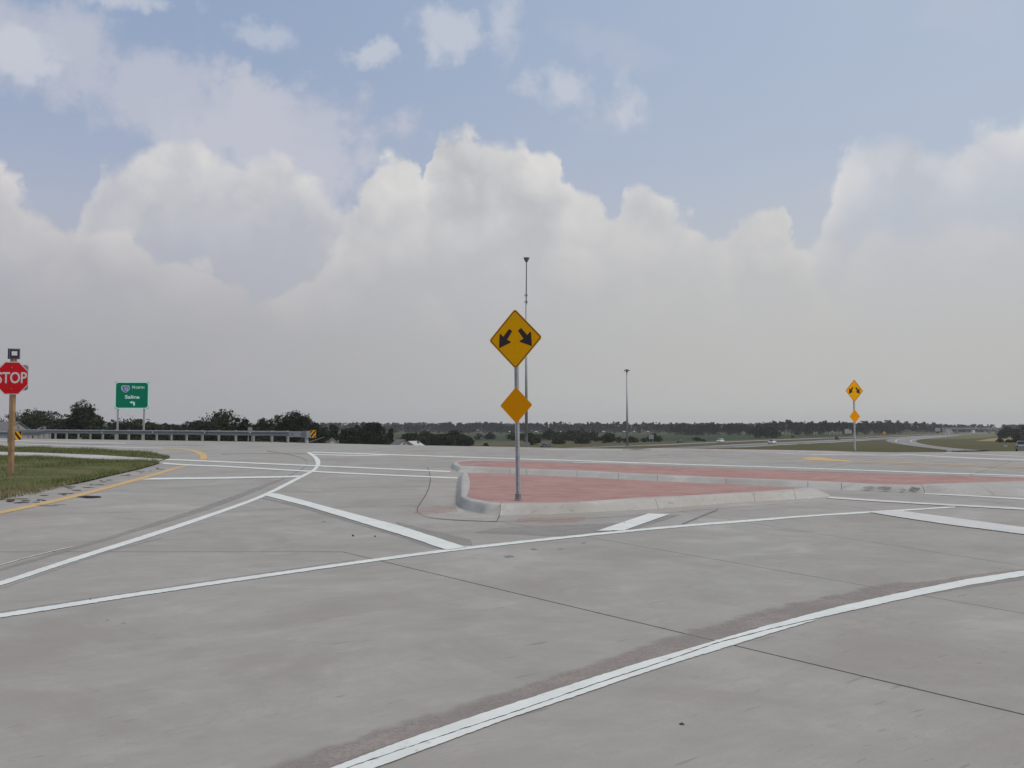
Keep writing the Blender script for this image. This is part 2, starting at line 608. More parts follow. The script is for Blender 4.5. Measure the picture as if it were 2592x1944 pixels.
M['land'] = ground_mat('rough_grassland', (.085, .088, .035), (.105, .095, .045), (.125, .095, .055))
M['bank'] = ground_mat('mown_bank', (.060, .066, .026), (.078, .080, .034), (.095, .078, .042), .04, .5)
M['crop'] = ground_mat('crop_field', (.034, .060, .030), (.044, .072, .036), (.038, .062, .034), .01, .3)
M['wheat'] = ground_mat('ripe_field', (.33, .26, .13), (.28, .24, .12), (.36, .27, .15), .02, .4)
M['pasture'] = ground_mat('pale_pasture', (.14, .15, .07), (.16, .165, .08), (.18, .16, .09), .02, .4)
M['asphalt'] = mat('highway_concrete', (.21, .205, .195), .9, noise=(.25, (.155, .15, .145), .3, .7))
M['ramp'] = mat('ramp_concrete', (.27, .265, .25), .9, noise=(.25, (.21, .205, .20), .3, .7))
M['turf'] = ground_mat('verge_turf', (.10, .12, .042), (.125, .13, .055), (.20, .165, .09), .5, 6)


def leaf_mat(name, a, b_, dark):
    m = bpy.data.materials.new(name); m.use_nodes = True
    t = NT(m.node_tree); b = t.n['Principled BSDF']
    b.inputs['Roughness'].default_value = .7
    b.inputs['Specular IOR Level'].default_value = .15
    g = t.new('ShaderNodeNewGeometry')
    oi = t.new('ShaderNodeObjectInfo').outputs['Random']
    n = t.noise(g.outputs['Position'], .35, 3, .6)
    c = t.mix(g.outputs['Random Per Island'], a, b_)
    c = t.mix(t.step(n, .35, .65, 0, .8), c, dark)
    c = t.mix(t.m('MULTIPLY', oi, .5), c, tuple(x * .45 for x in a))
    t.put(b.inputs['Base Color'], c)
    return m


M['leaf'] = leaf_mat('dark_foliage', (.032, .044, .017), (.060, .075, .030), (.018, .025, .012))
M['leaf_far'] = leaf_mat('far_foliage', (.034, .048, .026), (.054, .068, .038), (.020, .030, .018))
M['leaf_olive'] = leaf_mat('olive_foliage', (.070, .080, .035), (.085, .088, .042), (.040, .050, .024))
M['bark'] = mat('bark', (.055, .045, .035), .95)
M['galv'] = mat('galvanised_steel', (.44, .46, .48), .55, .35, noise=(9, (.35, .37, .39), .35, .65))
M['rail'] = mat('weathered_rail', (.27, .29, .30), .6, .25, noise=(5, (.22, .235, .245), .35, .65))
M['rail_post'] = mat('weathered_rail_post', (.29, .285, .265), .8, .1, noise=(5, (.23, .225, .21), .35, .65))
M['galv_dark'] = mat('weathered_steel', (.26, .27, .28), .6, .3, noise=(9, (.20, .21, .22), .35, .65))
M['post_shade'] = mat('post_shade_black', (.03, .03, .03), .9)  # shade behind the post holes, put in as a near-black colour
M['sign_yellow'] = mat('sign_yellow', (.86, .40, .002), .7, 0, .06, noise=(30, (.82, .375, .002), .4, .6))
M['sign_amber'] = mat('sign_amber', (.80, .305, .001), .7, 0, .06, noise=(30, (.77, .29, .001), .4, .6))
M['sign_black'] = mat('sign_black', (.030, .018, .022), .5)
M['sign_red'] = mat('sign_red', (.62, .012, .018), .5, 0, .15, noise=(20, (.56, .010, .016), .4, .6))
M['sign_white'] = mat('sign_white', (.66, .63, .64), .5)
M['sign_green'] = mat('sign_green', (.002, .20, .11), .5, 0, .15, noise=(12, (.002, .185, .10), .4, .6))
M['sign_mint'] = mat('sign_reflective_white', (.62, .92, .84), .4)
M['sign_blue'] = mat('sign_blue', (.03, .10, .52), .4)
M['sign_crown'] = mat('sign_dull_red', (.40, .22, .26), .4)
M['sign_back'] = mat('aluminium_back', (.36, .36, .38), .5, .4)
M['sign_navy'] = mat('navy_face', (.035, .03, .07), .5)
M['wood'] = mat('wooden_post', (.36, .23, .12), .85, noise=(5, (.25, .16, .10), .35, .65))
M['tyre'] = mat('tyre', (.015, .015, .016), .8)
M['rim'] = mat('rim', (.35, .35, .36), .4, .6)
M['glass'] = mat('dark_glass', (.02, .025, .03), .1, 0, .6)
M['car_white'] = mat('white_car_paint', (.80, .80, .80), .3, 0, .5)
M['car_silver'] = mat('silver_car_paint', (.42, .43, .43), .3, .3, .5)
M['car_dark'] = mat('dark_car_paint', (.06, .065, .07), .3, 0, .5)
M['car_green'] = mat('dark_green_car_paint', (.035, .05, .04), .3, 0, .5)
M['car_red'] = mat('dark_red_car_paint', (.12, .02, .025), .3, 0, .5)
M['lamp_red'] = mat('tail_lamp', (.35, .02, .02), .3)
M['lamp_clear'] = mat('head_lamp', (.75, .75, .72), .2)
M['house_white'] = mat('white_siding', (.60, .58, .53), .8, noise=(3, (.48, .46, .42), .4, .65))
M['house_grey'] = mat('grey_siding', (.30, .30, .30), .8)
M['shingle'] = mat('grey_shingles', (.20, .20, .20), .9, noise=(2, (.15, .15, .155), .35, .65))
M['shingle_dark'] = mat('dark_shingles', (.07, .065, .06), .9)
M['metal_roof'] = mat('white_metal_roof', (.46, .46, .45), .6)

# ------------------------------------------------------------------ ground
def build_land():
    xs = set(); ys = set()
    for v in np.arange(-120, 120.1, 3): xs.add(float(v))
    for v in np.arange(120, 700, 20): xs.add(float(v)); xs.add(-float(v))
    for v in (700, 900, 1200, 1700, 2400, 3300): xs.add(float(v)); xs.add(-float(v))
    for v in (-2500, -1200, -500, -250, -120, -60, -30, 0, 10, 20, 30): ys.add(float(v))
    for v in np.arange(32, 120, 1.5): ys.add(float(v))
    for v in np.arange(120, 640, 6): ys.add(float(v))
    for v in (640, 700, 800, 1000, 1300, 1700, 2300, 3200, 4200): ys.add(float(v))
    xs = sorted(xs); ys = sorted(ys)
    vs = [(x, y, terrain(x, y)) for y in ys for x in xs]
    n = len(xs)
    fs = [(j * n + i, j * n + i + 1, (j + 1) * n + i + 1, (j + 1) * n + i) for j in range(len(ys) - 1) for i in range(n - 1)]
    o = add('ground', vs, fs, M['land'], smooth=True)
    tag(o, kind='structure')


build_land()


def sheet(name, loop, m, fn=None, parent=None, kind='structure', sub=None):
    """flat-ish sheet from a closed loop of 3D points"""
    tri = tessellate_polygon([[Vector((p[0], p[1], 0)) for p in loop]])
    o = add(name, loop, [tuple(t) for t in tri], m, parent)
    fix_up(o)
    if kind and not parent: tag(o, kind=kind)
    return o


def fix_up(o):
    me = o.data
    flip = [p.index for p in me.polygons if p.normal.z < 0]
    if flip:
        import bmesh
        bm = bmesh.new(); bm.from_mesh(me); bm.faces.ensure_lookup_table()
        bmesh.ops.reverse_faces(bm, faces=[bm.faces[i] for i in flip])
        bm.to_mesh(me); bm.free()


def resample(pts, n):
    pts = [Vector((p[0], p[1], 0)) for p in pts]
    L = [0.0]
    for a, b in zip(pts, pts[1:]): L.append(L[-1] + (b - a).length)
    out = []
    for k in range(n):
        s = L[-1] * k / (n - 1)
        for i in range(len(pts) - 1):
            if s <= L[i + 1] + 1e-9:
                w = (s - L[i]) / max(1e-9, L[i + 1] - L[i])
                out.append(pts[i].lerp(pts[i + 1], w)); break
        else: out.append(pts[-1])
    return out


def smooth_pts(pts, it=2):
    for _ in range(it):
        q = [pts[0]]
        for a, b in zip(pts, pts[1:]):
            q += [(a[0] * .75 + b[0] * .25, a[1] * .75 + b[1] * .25), (a[0] * .25 + b[0] * .75, a[1] * .25 + b[1] * .75)]
        q.append(pts[-1]); pts = q
    return pts


def strip(name, up, lo, m, dz=.006, parent=None, fn=P, n=None, sm=2):
    n = n or max(8, int(max(abs(up[-1][0] - up[0][0]), 60) / 22))
    if sm: up = smooth_pts(up, sm); lo = smooth_pts(lo, sm)
    n = n if fn is not P else n * 3
    jr = random.Random(int(up[0][0] * 7 + up[0][1] * 13))
    j = (lambda y: 0.0) if fn is not P else (lambda y: jr.uniform(-1, 1) * min(.7, (y - 1090) * .0014))
    a = [fn(p[0], p[1] + j(p[1]), dz) for p in resample(up, n)]
    b = [fn(p[0], p[1] + j(p[1]), dz) for p in resample(lo, n)]
    o = add(name, a + b, [(i, i + 1, n + i + 1, n + i) for i in range(n - 1)], m, parent)
    if name == 'stain':
        at_ = o.data.attributes.new('across', 'FLOAT', 'POINT')
        for i in range(n): at_.data[i].value = 0.0; at_.data[n + i].value = 1.0
    fix_up(o)
    return o


# ------------------------------------------------------------------ pavement slabs
road = empty('road', kind='structure')
bed_loop = [(e.x, e.y) for e in EDGE] + [(EDGE[-1].x + 15, -25), (EDGE[0].x - 10, -25)]


def clip(poly, a, n):
    """keep the part of a convex polygon where (p-a).n >= 0"""
    out = []
    for i in range(len(poly)):
        p, q = poly[i], poly[(i + 1) % len(poly)]
        dp = (p[0] - a[0]) * n[0] + (p[1] - a[1]) * n[1]
        dq = (q[0] - a[0]) * n[0] + (q[1] - a[1]) * n[1]
        if dp >= 0: out.append(p)
        if dp * dq < 0:
            s = dp / (dp - dq)
            out.append((p[0] + (q[0] - p[0]) * s, p[1] + (q[1] - p[1]) * s))
    return out


def area(p):
    return .5 * abs(sum(p[i][0] * p[(i + 1) % len(p)][1] - p[(i + 1) % len(p)][0] * p[i][1] for i in range(len(p))))


def split(polys, A, B, gap=0.0, lim=False):
    A = (A[0], A[1]); B = (B[0], B[1])
    dx, dy = B[0] - A[0], B[1] - A[1]
    L = math.hypot(dx, dy); dx /= L; dy /= L
    n = (-dy, dx)
    if lim:
        polys = split(polys, A, (A[0] + n[0], A[1] + n[1]))
        polys = split(polys, B, (B[0] + n[0], B[1] + n[1]))
    out = []
    for p in polys:
        c = (sum(q[0] for q in p) / len(p), sum(q[1] for q in p) / len(p))
        s = (c[0] - A[0]) * dx + (c[1] - A[1]) * dy
        g = gap if (not lim or 0 <= s <= L) else -1
        if g < 0:
            out.append(p); continue
        for sg in (1, -1):
            nn = (n[0] * sg, n[1] * sg)
            q = clip(p, (A[0] + nn[0] * g / 2, A[1] + nn[1] * g / 2), nn)
            if len(q) > 2 and area(q) > 1e-5: out.append(q)
    return out


# pavement as convex strips between the traced edge points
polys = []
for a, b in zip(EDGE, EDGE[1:]):
    polys.append([(a.x, -25 if True else 0), (b.x, -25), (b.x, b.y), (a.x, a.y)] if b.x > a.x else [])
polys = [p for p in polys if p]
lines = [
    ((0, 1397), (866, 1396.5), .030, True),
    ((866, 1396.5), (2760, 1849), .020, True),
    ((1034, 1280), (2760, 1582), .013, True),
    ((1600, 1276), (2760, 1459.5), .013, True),
    ((2075, 1271.8), (2300, 1303.4), .013, True),
    ((2380, 1253), (2592, 1283.4), .02, True),
    ((-300, 1311), (1034, 1280), .030, True),
    ((-300, 1256), (1120, 1230.5), .035, True),
    ((2454, 1203), (2560, 1168), .035, True),
    ((2099, 1183), (2226, 1160), .035, True),
    ((1318, 1147.4), (1900, 1157), .05, True),
    ((1560, 1166), (1690, 1150), .035, True),
    ((860, 1176), (1120, 1180), .04, True),
    ((940, 1150), (1060, 1131), .04, True),
]
for a, b, g, lim in lines:
    polys = split(polys, P(*a), P(*b), g, lim)
# joints outside the view, and cuts that let slabs follow the grade
for y in [18, 21, 23, 24, 25, 26, 27, 29, 32, 53, 55, 56, 57, 58, 59, 61]:
    polys = split(polys, (-10, y), (10, y))
for y in (-14, -6, 2):
    polys = split(polys, (-10, y), (10, y), .02)


def edges(p): return [(p[i], p[(i + 1) % len(p)]) for i in range(len(p))]


par = list(range(len(polys)))


def find(i):
    while par[i] != i: par[i] = par[par[i]]; i = par[i]
    return i


E_all = []
for i, p in enumerate(polys):
    for a, b in edges(p):
        dx, dy = b[0] - a[0], b[1] - a[1]; L = math.hypot(dx, dy)
        if L < 1e-3: continue
        dx /= L; dy /= L
        if dx < -1e-9 or (abs(dx) < 1e-9 and dy < 0): dx, dy = -dx, -dy
        off = -dy * a[0] + dx * a[1]
        s0, s1 = sorted((a[0] * dx + a[1] * dy, b[0] * dx + b[1] * dy))
        E_all.append((i, dx, dy, off, s0, s1))
buck = {}
for e in E_all:
    for k in (-1, 0, 1):
        buck.setdefault((round(e[1] * 500), round(e[3] * 500) + k), []).append(e)
for lst in buck.values():
    for x in range(len(lst)):
        for y in range(x + 1, len(lst)):
            a, b = lst[x], lst[y]
            if a[0] != b[0] and abs(a[3] - b[3]) < 1e-3 and abs(a[1] - b[1]) < 1e-4 and abs(a[2] - b[2]) < 1e-4 and min(a[5], b[5]) - max(a[4], b[4]) > 1e-2:
                par[find(a[0])] = find(b[0])
groups = {}
for i, p in enumerate(polys): groups.setdefault(find(i), []).append(p)
for g in groups.values():
    vs = []; fs = []
    for p in g:
        if sum(p[i][0] * p[(i + 1) % len(p)][1] - p[(i + 1) % len(p)][0] * p[i][1] for i in range(len(p))) < 0: p = p[::-1]
        b = len(vs); n = len(p)
        vs += [(q[0], q[1], zp(q[1])) for q in p] + [(q[0], q[1], zp(q[1]) - .03) for q in p]
        fs.append(tuple(range(b, b + n)))
        fs += [(b + i, b + n + i, b + n + (i + 1) % n, b + (i + 1) % n) for i in range(n)]
    add('slab', vs, fs, M['slab'], road)
# dark bed under the joints and the outer face of the pavement
vs = []; fs = []
for a, b in zip(EDGE, EDGE[1:]):
    if b.x <= a.x: continue
    ys = [-25, 18, 21, 23, 24, 25, 26, 27, 29, 32, 45, 50, 53, 55, 56, 57, 58, 59, 61, 70]
    ya = [y for y in ys if y < min(a.y, b.y) - .5]
    k = len(vs)
    for y in ya: vs += [(a.x, y, zp(y) - .035), (b.x, y, zp(y) - .035)]
    vs += [(a.x, a.y - .02, zp(a.y) - .035), (b.x, b.y - .02, zp(b.y) - .035)]
    for i in range(len(ya)): fs.append((k + 2 * i, k + 2 * i + 1, k + 2 * i + 3, k + 2 * i + 2))
add('joint_bed', vs, fs, M['bed'], road)
vs = []; fs = []
for i, e in enumerate(EDGE):
    vs += [(e.x, e.y + .01, e.z - .001), (e.x, e.y + .01, e.z - .6)]
    if i: fs.append((2 * i - 2, 2 * i - 1, 2 * i + 1, 2 * i))
add('pavement_edge', vs, fs, M['slab'], road)

# ------------------------------------------------------------------ painted lines
Wm, WF, Ym = M['white'], M['white_far'], M['yellow']


def mark(up, lo, m=Wm, dz=.006, name='lane_marking', **k): return strip(name, up, lo, m, dz, road, **k)


def thin(pts, w, m=WF, dz=.006, name='lane_marking', sm=1):
    return strip(name, [(p[0], p[1] - w / 2) for p in pts], [(p[0], p[1] + w / 2) for p in pts], m, dz, road, sm=sm)


m1u = [(560, 2060), (835.6, 1944), (998, 1882), (1161, 1825), (1300, 1779.3), (1451.9, 1730), (1603.8, 1681.5), (1810, 1621.3), (1945, 1582), (2110, 1538), (2280, 1499.6), (2449.9, 1465), (2592, 1443.6), (2800, 1417)]
m1g = [(595, 2056), (876, 1944), (971, 1912), (1060.7, 1881.7), (1161, 1847.8), (1300, 1802.5), (1512, 1729), (1634, 1689), (1725, 1658.7), (1816, 1626.5), (1950, 1592), (2076, 1563.5), (2232, 1529.5)]
m1l = [(640, 2062), (946.8, 1944), (1106.8, 1884.5), (1300, 1813.5), (1451.9, 1763.5), (1603.8, 1711.3), (1719, 1674), (1849.8, 1634.4), (1945, 1604.5), (2110, 1555), (2330.9, 1505.8), (2449.9, 1481.3), (2592, 1457.5), (2800, 1428)]


def yat(pts, x):
    for a, b in zip(pts, pts[1:]):
        if a[0] <= x <= b[0]: return a[1] + (b[1] - a[1]) * (x - a[0]) / (b[0] - a[0])
    return pts[0][1] if x < pts[0][0] else pts[-1][1]


xs_ = [600 + i * (2800 - 600) / 80 for i in range(81)]
gap_y = lambda x: yat(m1g, x) if x < 2215 else 9999
mark([(x, yat(m1u, x)) for x in xs_], [(x, min(gap_y(x) - 1.0, yat(m1l, x))) for x in xs_], sm=0, n=80)
xs2 = [600 + i * (2215 - 600) / 60 for i in range(61)]
mark([(x, min(yat(m1g, x) + 1.0, yat(m1l, x) - .2)) for x in xs2], [(x, yat(m1l, x)) for x in xs2], sm=0, n=60)
# line running from left foreground to the right
mark([(-300, 1600), (0, 1552.5), (406.8, 1489.8), (900, 1420.5), (1126, 1390), (1352, 1365), (1533, 1346.8), (1718, 1329), (1900, 1314.8), (2050, 1303.4), (2197, 1294.3), (2295, 1289), (2417.5, 1281.6)],
     [(-300, 1612), (0, 1563), (406.8, 1499), (900, 1427.2), (1126, 1396.7), (1352, 1371), (1533, 1352), (1718, 1334), (1900, 1320.4), (2050, 1307), (2197, 1298.8), (2280, 1293.4), (2418, 1284.3)], sm=1)
mark([(2101.5, 1256.8), (2258.3, 1267.4), (2417.5, 1276.5), (2592, 1285.3), (2800, 1296)], [(2090, 1260.5), (2258, 1271.6), (2456.7, 1282.8), (2592, 1290.2), (2800, 1301)], WF, .010, sm=1)
mark([(2339, 1248.2), (2417.5, 1250.7), (2592, 1260.8), (2800, 1272)], [(2339, 1250.8), (2417.5, 1254), (2592, 1264.9), (2800, 1277)], WF, sm=1)
mark([(2199.5, 1295.6), (2277.9, 1291.9), (2592, 1334.3), (2800, 1362)], [(2199.5, 1296), (2270.5, 1307.8), (2393, 1326.2), (2592, 1352), (2800, 1380)], WF, .011, sm=0)
# curved line on the left with its hook
mark([(-300, 1565), (0, 1471.7), (203.4, 1404.6), (406.8, 1341.5), (610, 1273.6), (672, 1248.9), (758.2, 1205.3), (791, 1190), (800, 1177.5), (798.7, 1166), (791, 1154.7), (774.7, 1144.6)],
     [(-300, 1577), (0, 1483), (203, 1414.8), (406.8, 1351.7), (610.3, 1280.5), (690, 1248.4), (768.4, 1206.6), (798.7, 1191.4), (810, 1178.7), (811.5, 1168), (807.6, 1159.7), (786, 1144.6)], sm=1, n=90)
mark([(688.6, 1248.4), (702.5, 1249), (1020, 1332.7), (1180, 1384.5)], [(669.6, 1253.9), (778.5, 1281.3), (1020, 1354.7), (1130.6, 1391.3)], Wm, .010, sm=0, n=14)
mark([(1641, 1299.5), (1695.7, 1300.9)], [(1510, 1343.4), (1578, 1342.5)], Wm, .010, sm=0, n=4)
# crosswalk and stop lines
thin([(405, 1162.2), (500, 1165.8), (801, 1179), (1020, 1188.5), (1140, 1193.5)], 2.8, Wm, .010)
thin([(412, 1172.5), (500, 1178.3), (560, 1179.6), (786, 1193.2), (1020, 1204.2), (1158, 1209.6)], 3.0, Wm, .010)
mark([(357, 1213.5), (390, 1209.5), (560, 1207.5), (766, 1203.8)], [(357, 1214), (390, 1214), (560, 1211.7), (756, 1208)], Wm, .010, sm=0)
# far lines
thin([(-200, 1109.5), (43.7, 1115), (190, 1119.4), (319, 1121.6)], 1.2)
thin([(-200, 1116), (40, 1123), (190, 1128.3), (338, 1132.6), (414, 1134.4)], 1.3)
thin([(790, 1144.4), (938, 1149), (994.7, 1151), (1294, 1160.8), (1500, 1167), (1624, 1171.9), (2000, 1183.6), (2319, 1195), (2592, 1204), (2800, 1211)], 1.9, Wm)
thin([(793.6, 1150), (900, 1153), (985, 1151.2)], 1.9, Wm)
thin([(1450, 1170.5), (1530, 1171.5), (1615, 1172.6)], 1.2)
thin([(2442, 1204.7), (2592, 1208), (2800, 1215)], 1.6)
thin([(1380, 1138), (1500, 1138.6), (1575, 1139)], 1.0)
thin([(2057, 1151.2), (2270.5, 1152.2), (2297.5, 1150.4), (2330, 1152.5), (2454, 1159), (2592, 1163.5)], 1.8)
thin([(2393, 1145), (2466.6, 1149), (2592, 1155.5), (2800, 1163)], 1.2)
thin([(2341.6, 1156.7), (2474, 1161), (2592, 1166)], 1.0)
thin([(1750, 1141.5), (1950, 1146.5), (2057, 1151)], 1.0)
# yellow
mark([(-300, 1352), (0, 1294), (126.6, 1267), (253, 1235.6), (379.7, 1201), (476, 1174.8)], [(-300, 1360), (0, 1300.8), (126.6, 1275), (253, 1243), (379.7, 1207.7), (484, 1176.2)], Ym, sm=1)
mark([(400, 1134.6), (440, 1135.0), (470, 1136.4), (505, 1141.4), (521.5, 1148.5), (526, 1157), (521.5, 1163.4)], [(400, 1135.4), (440, 1136.2), (468, 1138.2), (492, 1144.0), (504, 1151), (508, 1158), (507, 1163.4)], Ym, sm=1)
mark([(2031.3, 1159.5), (2050, 1157), (2072, 1156.5), (2092, 1160.5), (2159, 1167)], [(2031.3, 1160.5), (2040, 1164.0), (2055, 1165.4), (2100, 1166.6), (2159, 1169.5)], Ym, sm=1)
thin([(2159, 1168.2), (2298, 1171.5), (2450, 1177), (2592, 1182), (2800, 1190)], 1.8, M['yellow_old'])
thin([(2159, 1171.5), (2298, 1175), (2450, 1180.5), (2592, 1185.5)], 1.2, M['yellow_old'])

# ------------------------------------------------------------------ scoured bands, ghosts of old lines, skid marks
S = .003


def stain(up, lo, m, name='stain', dz=S, **k): return strip(name, up, lo, m, dz, road, **k)


stain([(450, 2010), (700, 1923.8), (835.6, 1879), (1025.5, 1818), (1300, 1737), (1451.9, 1689), (1573, 1646.6), (1710, 1596.4), (1945, 1536), (2110, 1500.7), (2230, 1474), (2280, 1469), (2324, 1472.5), (2449.9, 1453), (2592, 1438.5)],
      [(560, 2062), (740, 1985), (850, 1942), (1025, 1876), (1300, 1784), (1451.9, 1735), (1580, 1693), (1710, 1655), (1945, 1587), (2110, 1543), (2230, 1515), (2280, 1503), (2324, 1494), (2449.9, 1468), (2592, 1446)], M['stain'], sm=1, n=70)
stain([(2300, 1508), (2449.9, 1478), (2592, 1455)], [(2300, 1512), (2480, 1483), (2592, 1467)], M['ghost'], sm=0)
stain([(-200, 1495), (0, 1437), (183, 1384.3), (406.8, 1317), (569.6, 1262), (651.9, 1230.6), (727.8, 1205.3)],
      [(-200, 1503), (0, 1446), (183, 1393), (406.8, 1327.3), (500, 1299), (569.6, 1275), (652, 1243), (728, 1209)], M['ghost'], sm=1)
thin([(728, 1206), (765, 1188), (781, 1170), (765, 1158), (717.7, 1147), (674.7, 1141.5)], 4.0, M['ghost'], S, 'stain')
thin([(560, 1150), (640, 1148), (720, 1147), (780, 1147.5)], 1.3, M['skid'], S, 'skid_mark')
stain([(655, 1256), (778, 1281), (1020, 1353), (1120, 1386)], [(655, 1260), (778, 1290), (1020, 1362), (1095, 1388)], M['ghost'], sm=0)
stain([(1000, 1319), (1076, 1337), (1150, 1353), (1192, 1364)], [(1010, 1331), (1080, 1353), (1150, 1376), (1195, 1380)], M['ghost'], sm=0)
stain([(1198, 1347), (1243, 1336), (1352, 1329), (1460, 1325), (1560, 1322), (1588, 1318)], [(1215, 1350), (1307, 1353), (1370, 1357), (1433, 1357), (1500, 1348), (1515, 1345)], M['ghost'], sm=0)
stain([(1560, 1344), (1640, 1318), (1700, 1302)], [(1600, 1341), (1665, 1322), (1725, 1303)], M['ghost'], sm=0)
thin([(1725, 1328), (1755, 1315), (1817.7, 1290)], 5, M['skid'], S, 'skid_mark')
thin([(183, 1384), (100, 1402), (0, 1430)], 1.6, WF, .006)
thin([(0, 1490), (203, 1420), (300, 1388), (410, 1362)], 2.0, M['ghost'], S, 'stain')
thin([(0, 1549), (300, 1504), (600, 1460), (900, 1417)], 2.0, M['ghost'], S, 'stain')
thin([(60, 1122.5), (520, 1128)], .8, M['skid'], S, 'skid_mark')
# pigment dust around the nose of the islands
stain([(1060, 1284), (1100, 1277), (1150, 1276)], [(1045, 1300), (1090, 1303), (1160, 1296)], M['pink'], sm=0, n=8)
stain([(1480, 1300), (1600, 1296), (1700, 1288)], [(1480, 1306), (1600, 1304), (1700, 1295)], M['pink'], sm=0, n=8)
stain([(1320, 1306), (1400, 1304), (1480, 1302)], [(1300, 1322), (1400, 1324), (1480, 1320)], M['pink'], sm=0, n=8)
# patches on the pavement
def blob(name, px, py, rx, ry, m, dz=.004, seed=0, parent=road, n=14):
    rnd = random.Random(seed)
    pts = []
    for i in range(n):
        t = 2 * math.pi * i / n; k = rnd.uniform(.72, 1.15)
        pts.append(P(px + rx * k * math.cos(t), py + ry * k * math.sin(t), dz))
    o = add(name, pts + [P(px, py, dz)], [(i, (i + 1) % n, n) for i in range(n)], m, parent)
    fix_up(o); return o


o = blob('dark_patch', 226, 1258, 36, 3.2, M['oil'], seed=3, parent=None)
tag(o, 'black tar-like smear on the concrete just right of the yellow line', 'smear')
o = blob('dark_patch', 120, 1279, 30, 2.2, M['skid'], .007, seed=5)
blob('dark_patch', 150, 1277, 18, 1.2, M['skid'], .007, seed=6)
rnd = random.Random(8)
for i in range(34):     # dried mud on the strip outside the yellow line
    t = rnd.random()
    px = 20 + t * 400
    ytop = yat([(0, 1262), (76, 1251), (177, 1226), (254, 1207), (354, 1187), (405, 1172)], px)
    ybot = yat([(0, 1292), (126, 1265), (253, 1234), (380, 1200), (450, 1180)], px)
    py = ytop + (ybot - ytop) * rnd.uniform(.1, .95)
    s = 1 + .8 * (1 - t)
    blob('mud_crumb', px, py, rnd.uniform(3, 13) * s, rnd.uniform(.3, .75) * s, M['clod'], .008, seed=i)
for i, (px, py, rx, ry) in enumerate([(1288, 1408, 14, 3), (1352, 1390, 10, 1.6), (1478, 1374, 8, 1.2), (1420, 1389, 10, 1), (820, 1320, 7, 1.2), (313, 1577, 7, 1.5), (272, 1569, 5, 1)]):
    blob('spot', px, py, rx, ry, M['skid'], .0045, seed=40 + i)


def clod(px, py, w, h, label, cat='clod', m=M['sign_black']):
    c = P(px, py, 0)
    s = c.y / F
    rnd = random.Random(int(px))
    vs = []; fs = []
    rows, cols = 4, 9
    for r in range(rows + 1):
        a = r / rows * math.pi / 2
        for k in range(cols):
            t = 2 * math.pi * k / cols; q = rnd.uniform(.75, 1.15)
            vs.append((math.cos(t) * math.cos(a) * w * s / 2 * q, math.sin(t) * math.cos(a) * w * s / 2 * q * .8, math.sin(a) * h * s * rnd.uniform(.85, 1.1)))
    for r in range(rows):
        for k in range(cols):
            fs.append((r * cols + k, r * cols + (k + 1) % cols, (r + 1) * cols + (k + 1) % cols, (r + 1) * cols + k))
    o = add('clod', vs, fs, m, loc=c)
    tag(o, label, cat)


clod(893.5, 1357.5, 6, 4.5, 'small black clod on the concrete, left one of two near the wide white bar')
clod(949, 1358.5, 5, 3.5, 'small black clod on the concrete, right one of two near the wide white bar')
clod(1726, 1834, 14, 5, 'dark crumpled leaf lying alone on the foreground concrete', 'leaf', M['clod'])
clod(1581, 1325, 4, 3, 'tiny black pebble on the upper part of the short white bar', 'pebble')
clod(1551, 1345, 4, 3, 'tiny black pebble at the foot of the short white bar', 'pebble')
clod(228, 1518, 6, 3, 'small dark pebble on the long white line at the left', 'pebble')

# ------------------------------------------------------------------ traffic islands
PROF = [(0, 1.0), (.40, 1.0), (.50, .985), (.58, .94), (.64, .87), (.80, .47), (.93, .12), (1.0, 0.0)]


def dense(pairs, k=5):
    out = []
    for a, b in zip(pairs, pairs[1:]):
        for j in range(k):
            w = j / k
            out.append(tuple(a[i] + (b[i] - a[i]) * w for i in range(5)))
    out.append(pairs[-1]); return out


def kerb(pairs, joints, parent, dzo=0.0, gap=.009):
    """pairs: inner px,py, outer px,py, top height"""
    pairs = dense(pairs)
    rows = []
    for ix, iy, ox, oy, hgt in pairs:
        I = P(ix, iy, hgt); O = P(ox, oy, dzo)
        rows.append((I, O, ox))
    cuts = [0]
    for j in joints:
        best = min(range(len(rows)), key=lambda i: abs(rows[i][1].x - P(j[0], j[1], dzo).x) + abs(rows[i][1].y - P(j[0], j[1], dzo).y))
        if best > cuts[-1] + 1: cuts.append(best)
    cuts.append(len(rows) - 1)
    for a, b in zip(cuts, cuts[1:]):
        seg = [(r[0].copy(), r[1].copy()) for r in rows[a:b + 1]]
        for e0, e1 in ((0, 1), (-1, -2)):
            for k in (0, 1):
                d = seg[e1][k] - seg[e0][k]
                if d.length > gap: seg[e0][k].__iadd__(d.normalized() * gap * .5)
        vs = []; fs = []; n = len(PROF) + 1
        for I, O in seg:
            base = zp(O.y) + dzo
            hgt = I.z - base
            vs.append((I.x, I.y, I.z - .12))
            for f, h in PROF:
                q = I.lerp(O, f)
                vs.append((q.x, q.y, base - .004 + (hgt + .004) * h))
        for i in range(len(seg) - 1):
            for k in range(n - 1):
                fs.append((i * n + k, (i + 1) * n + k, (i + 1) * n + k + 1, i * n + k + 1))
        fs.append(tuple(range(n))); fs.append(tuple(range((len(seg) - 1) * n, len(seg) * n))[::-1])
        o = add('kerb_segment', vs, fs, M['kerb'], parent, smooth=True)
        import bmesh
        bm = bmesh.new(); bm.from_mesh(o.data); bmesh.ops.recalc_face_normals(bm, faces=bm.faces)
        bm.to_mesh(o.data); bm.free()
        o.data.set_sharp_from_angle(angle=math.radians(50))
    return rows


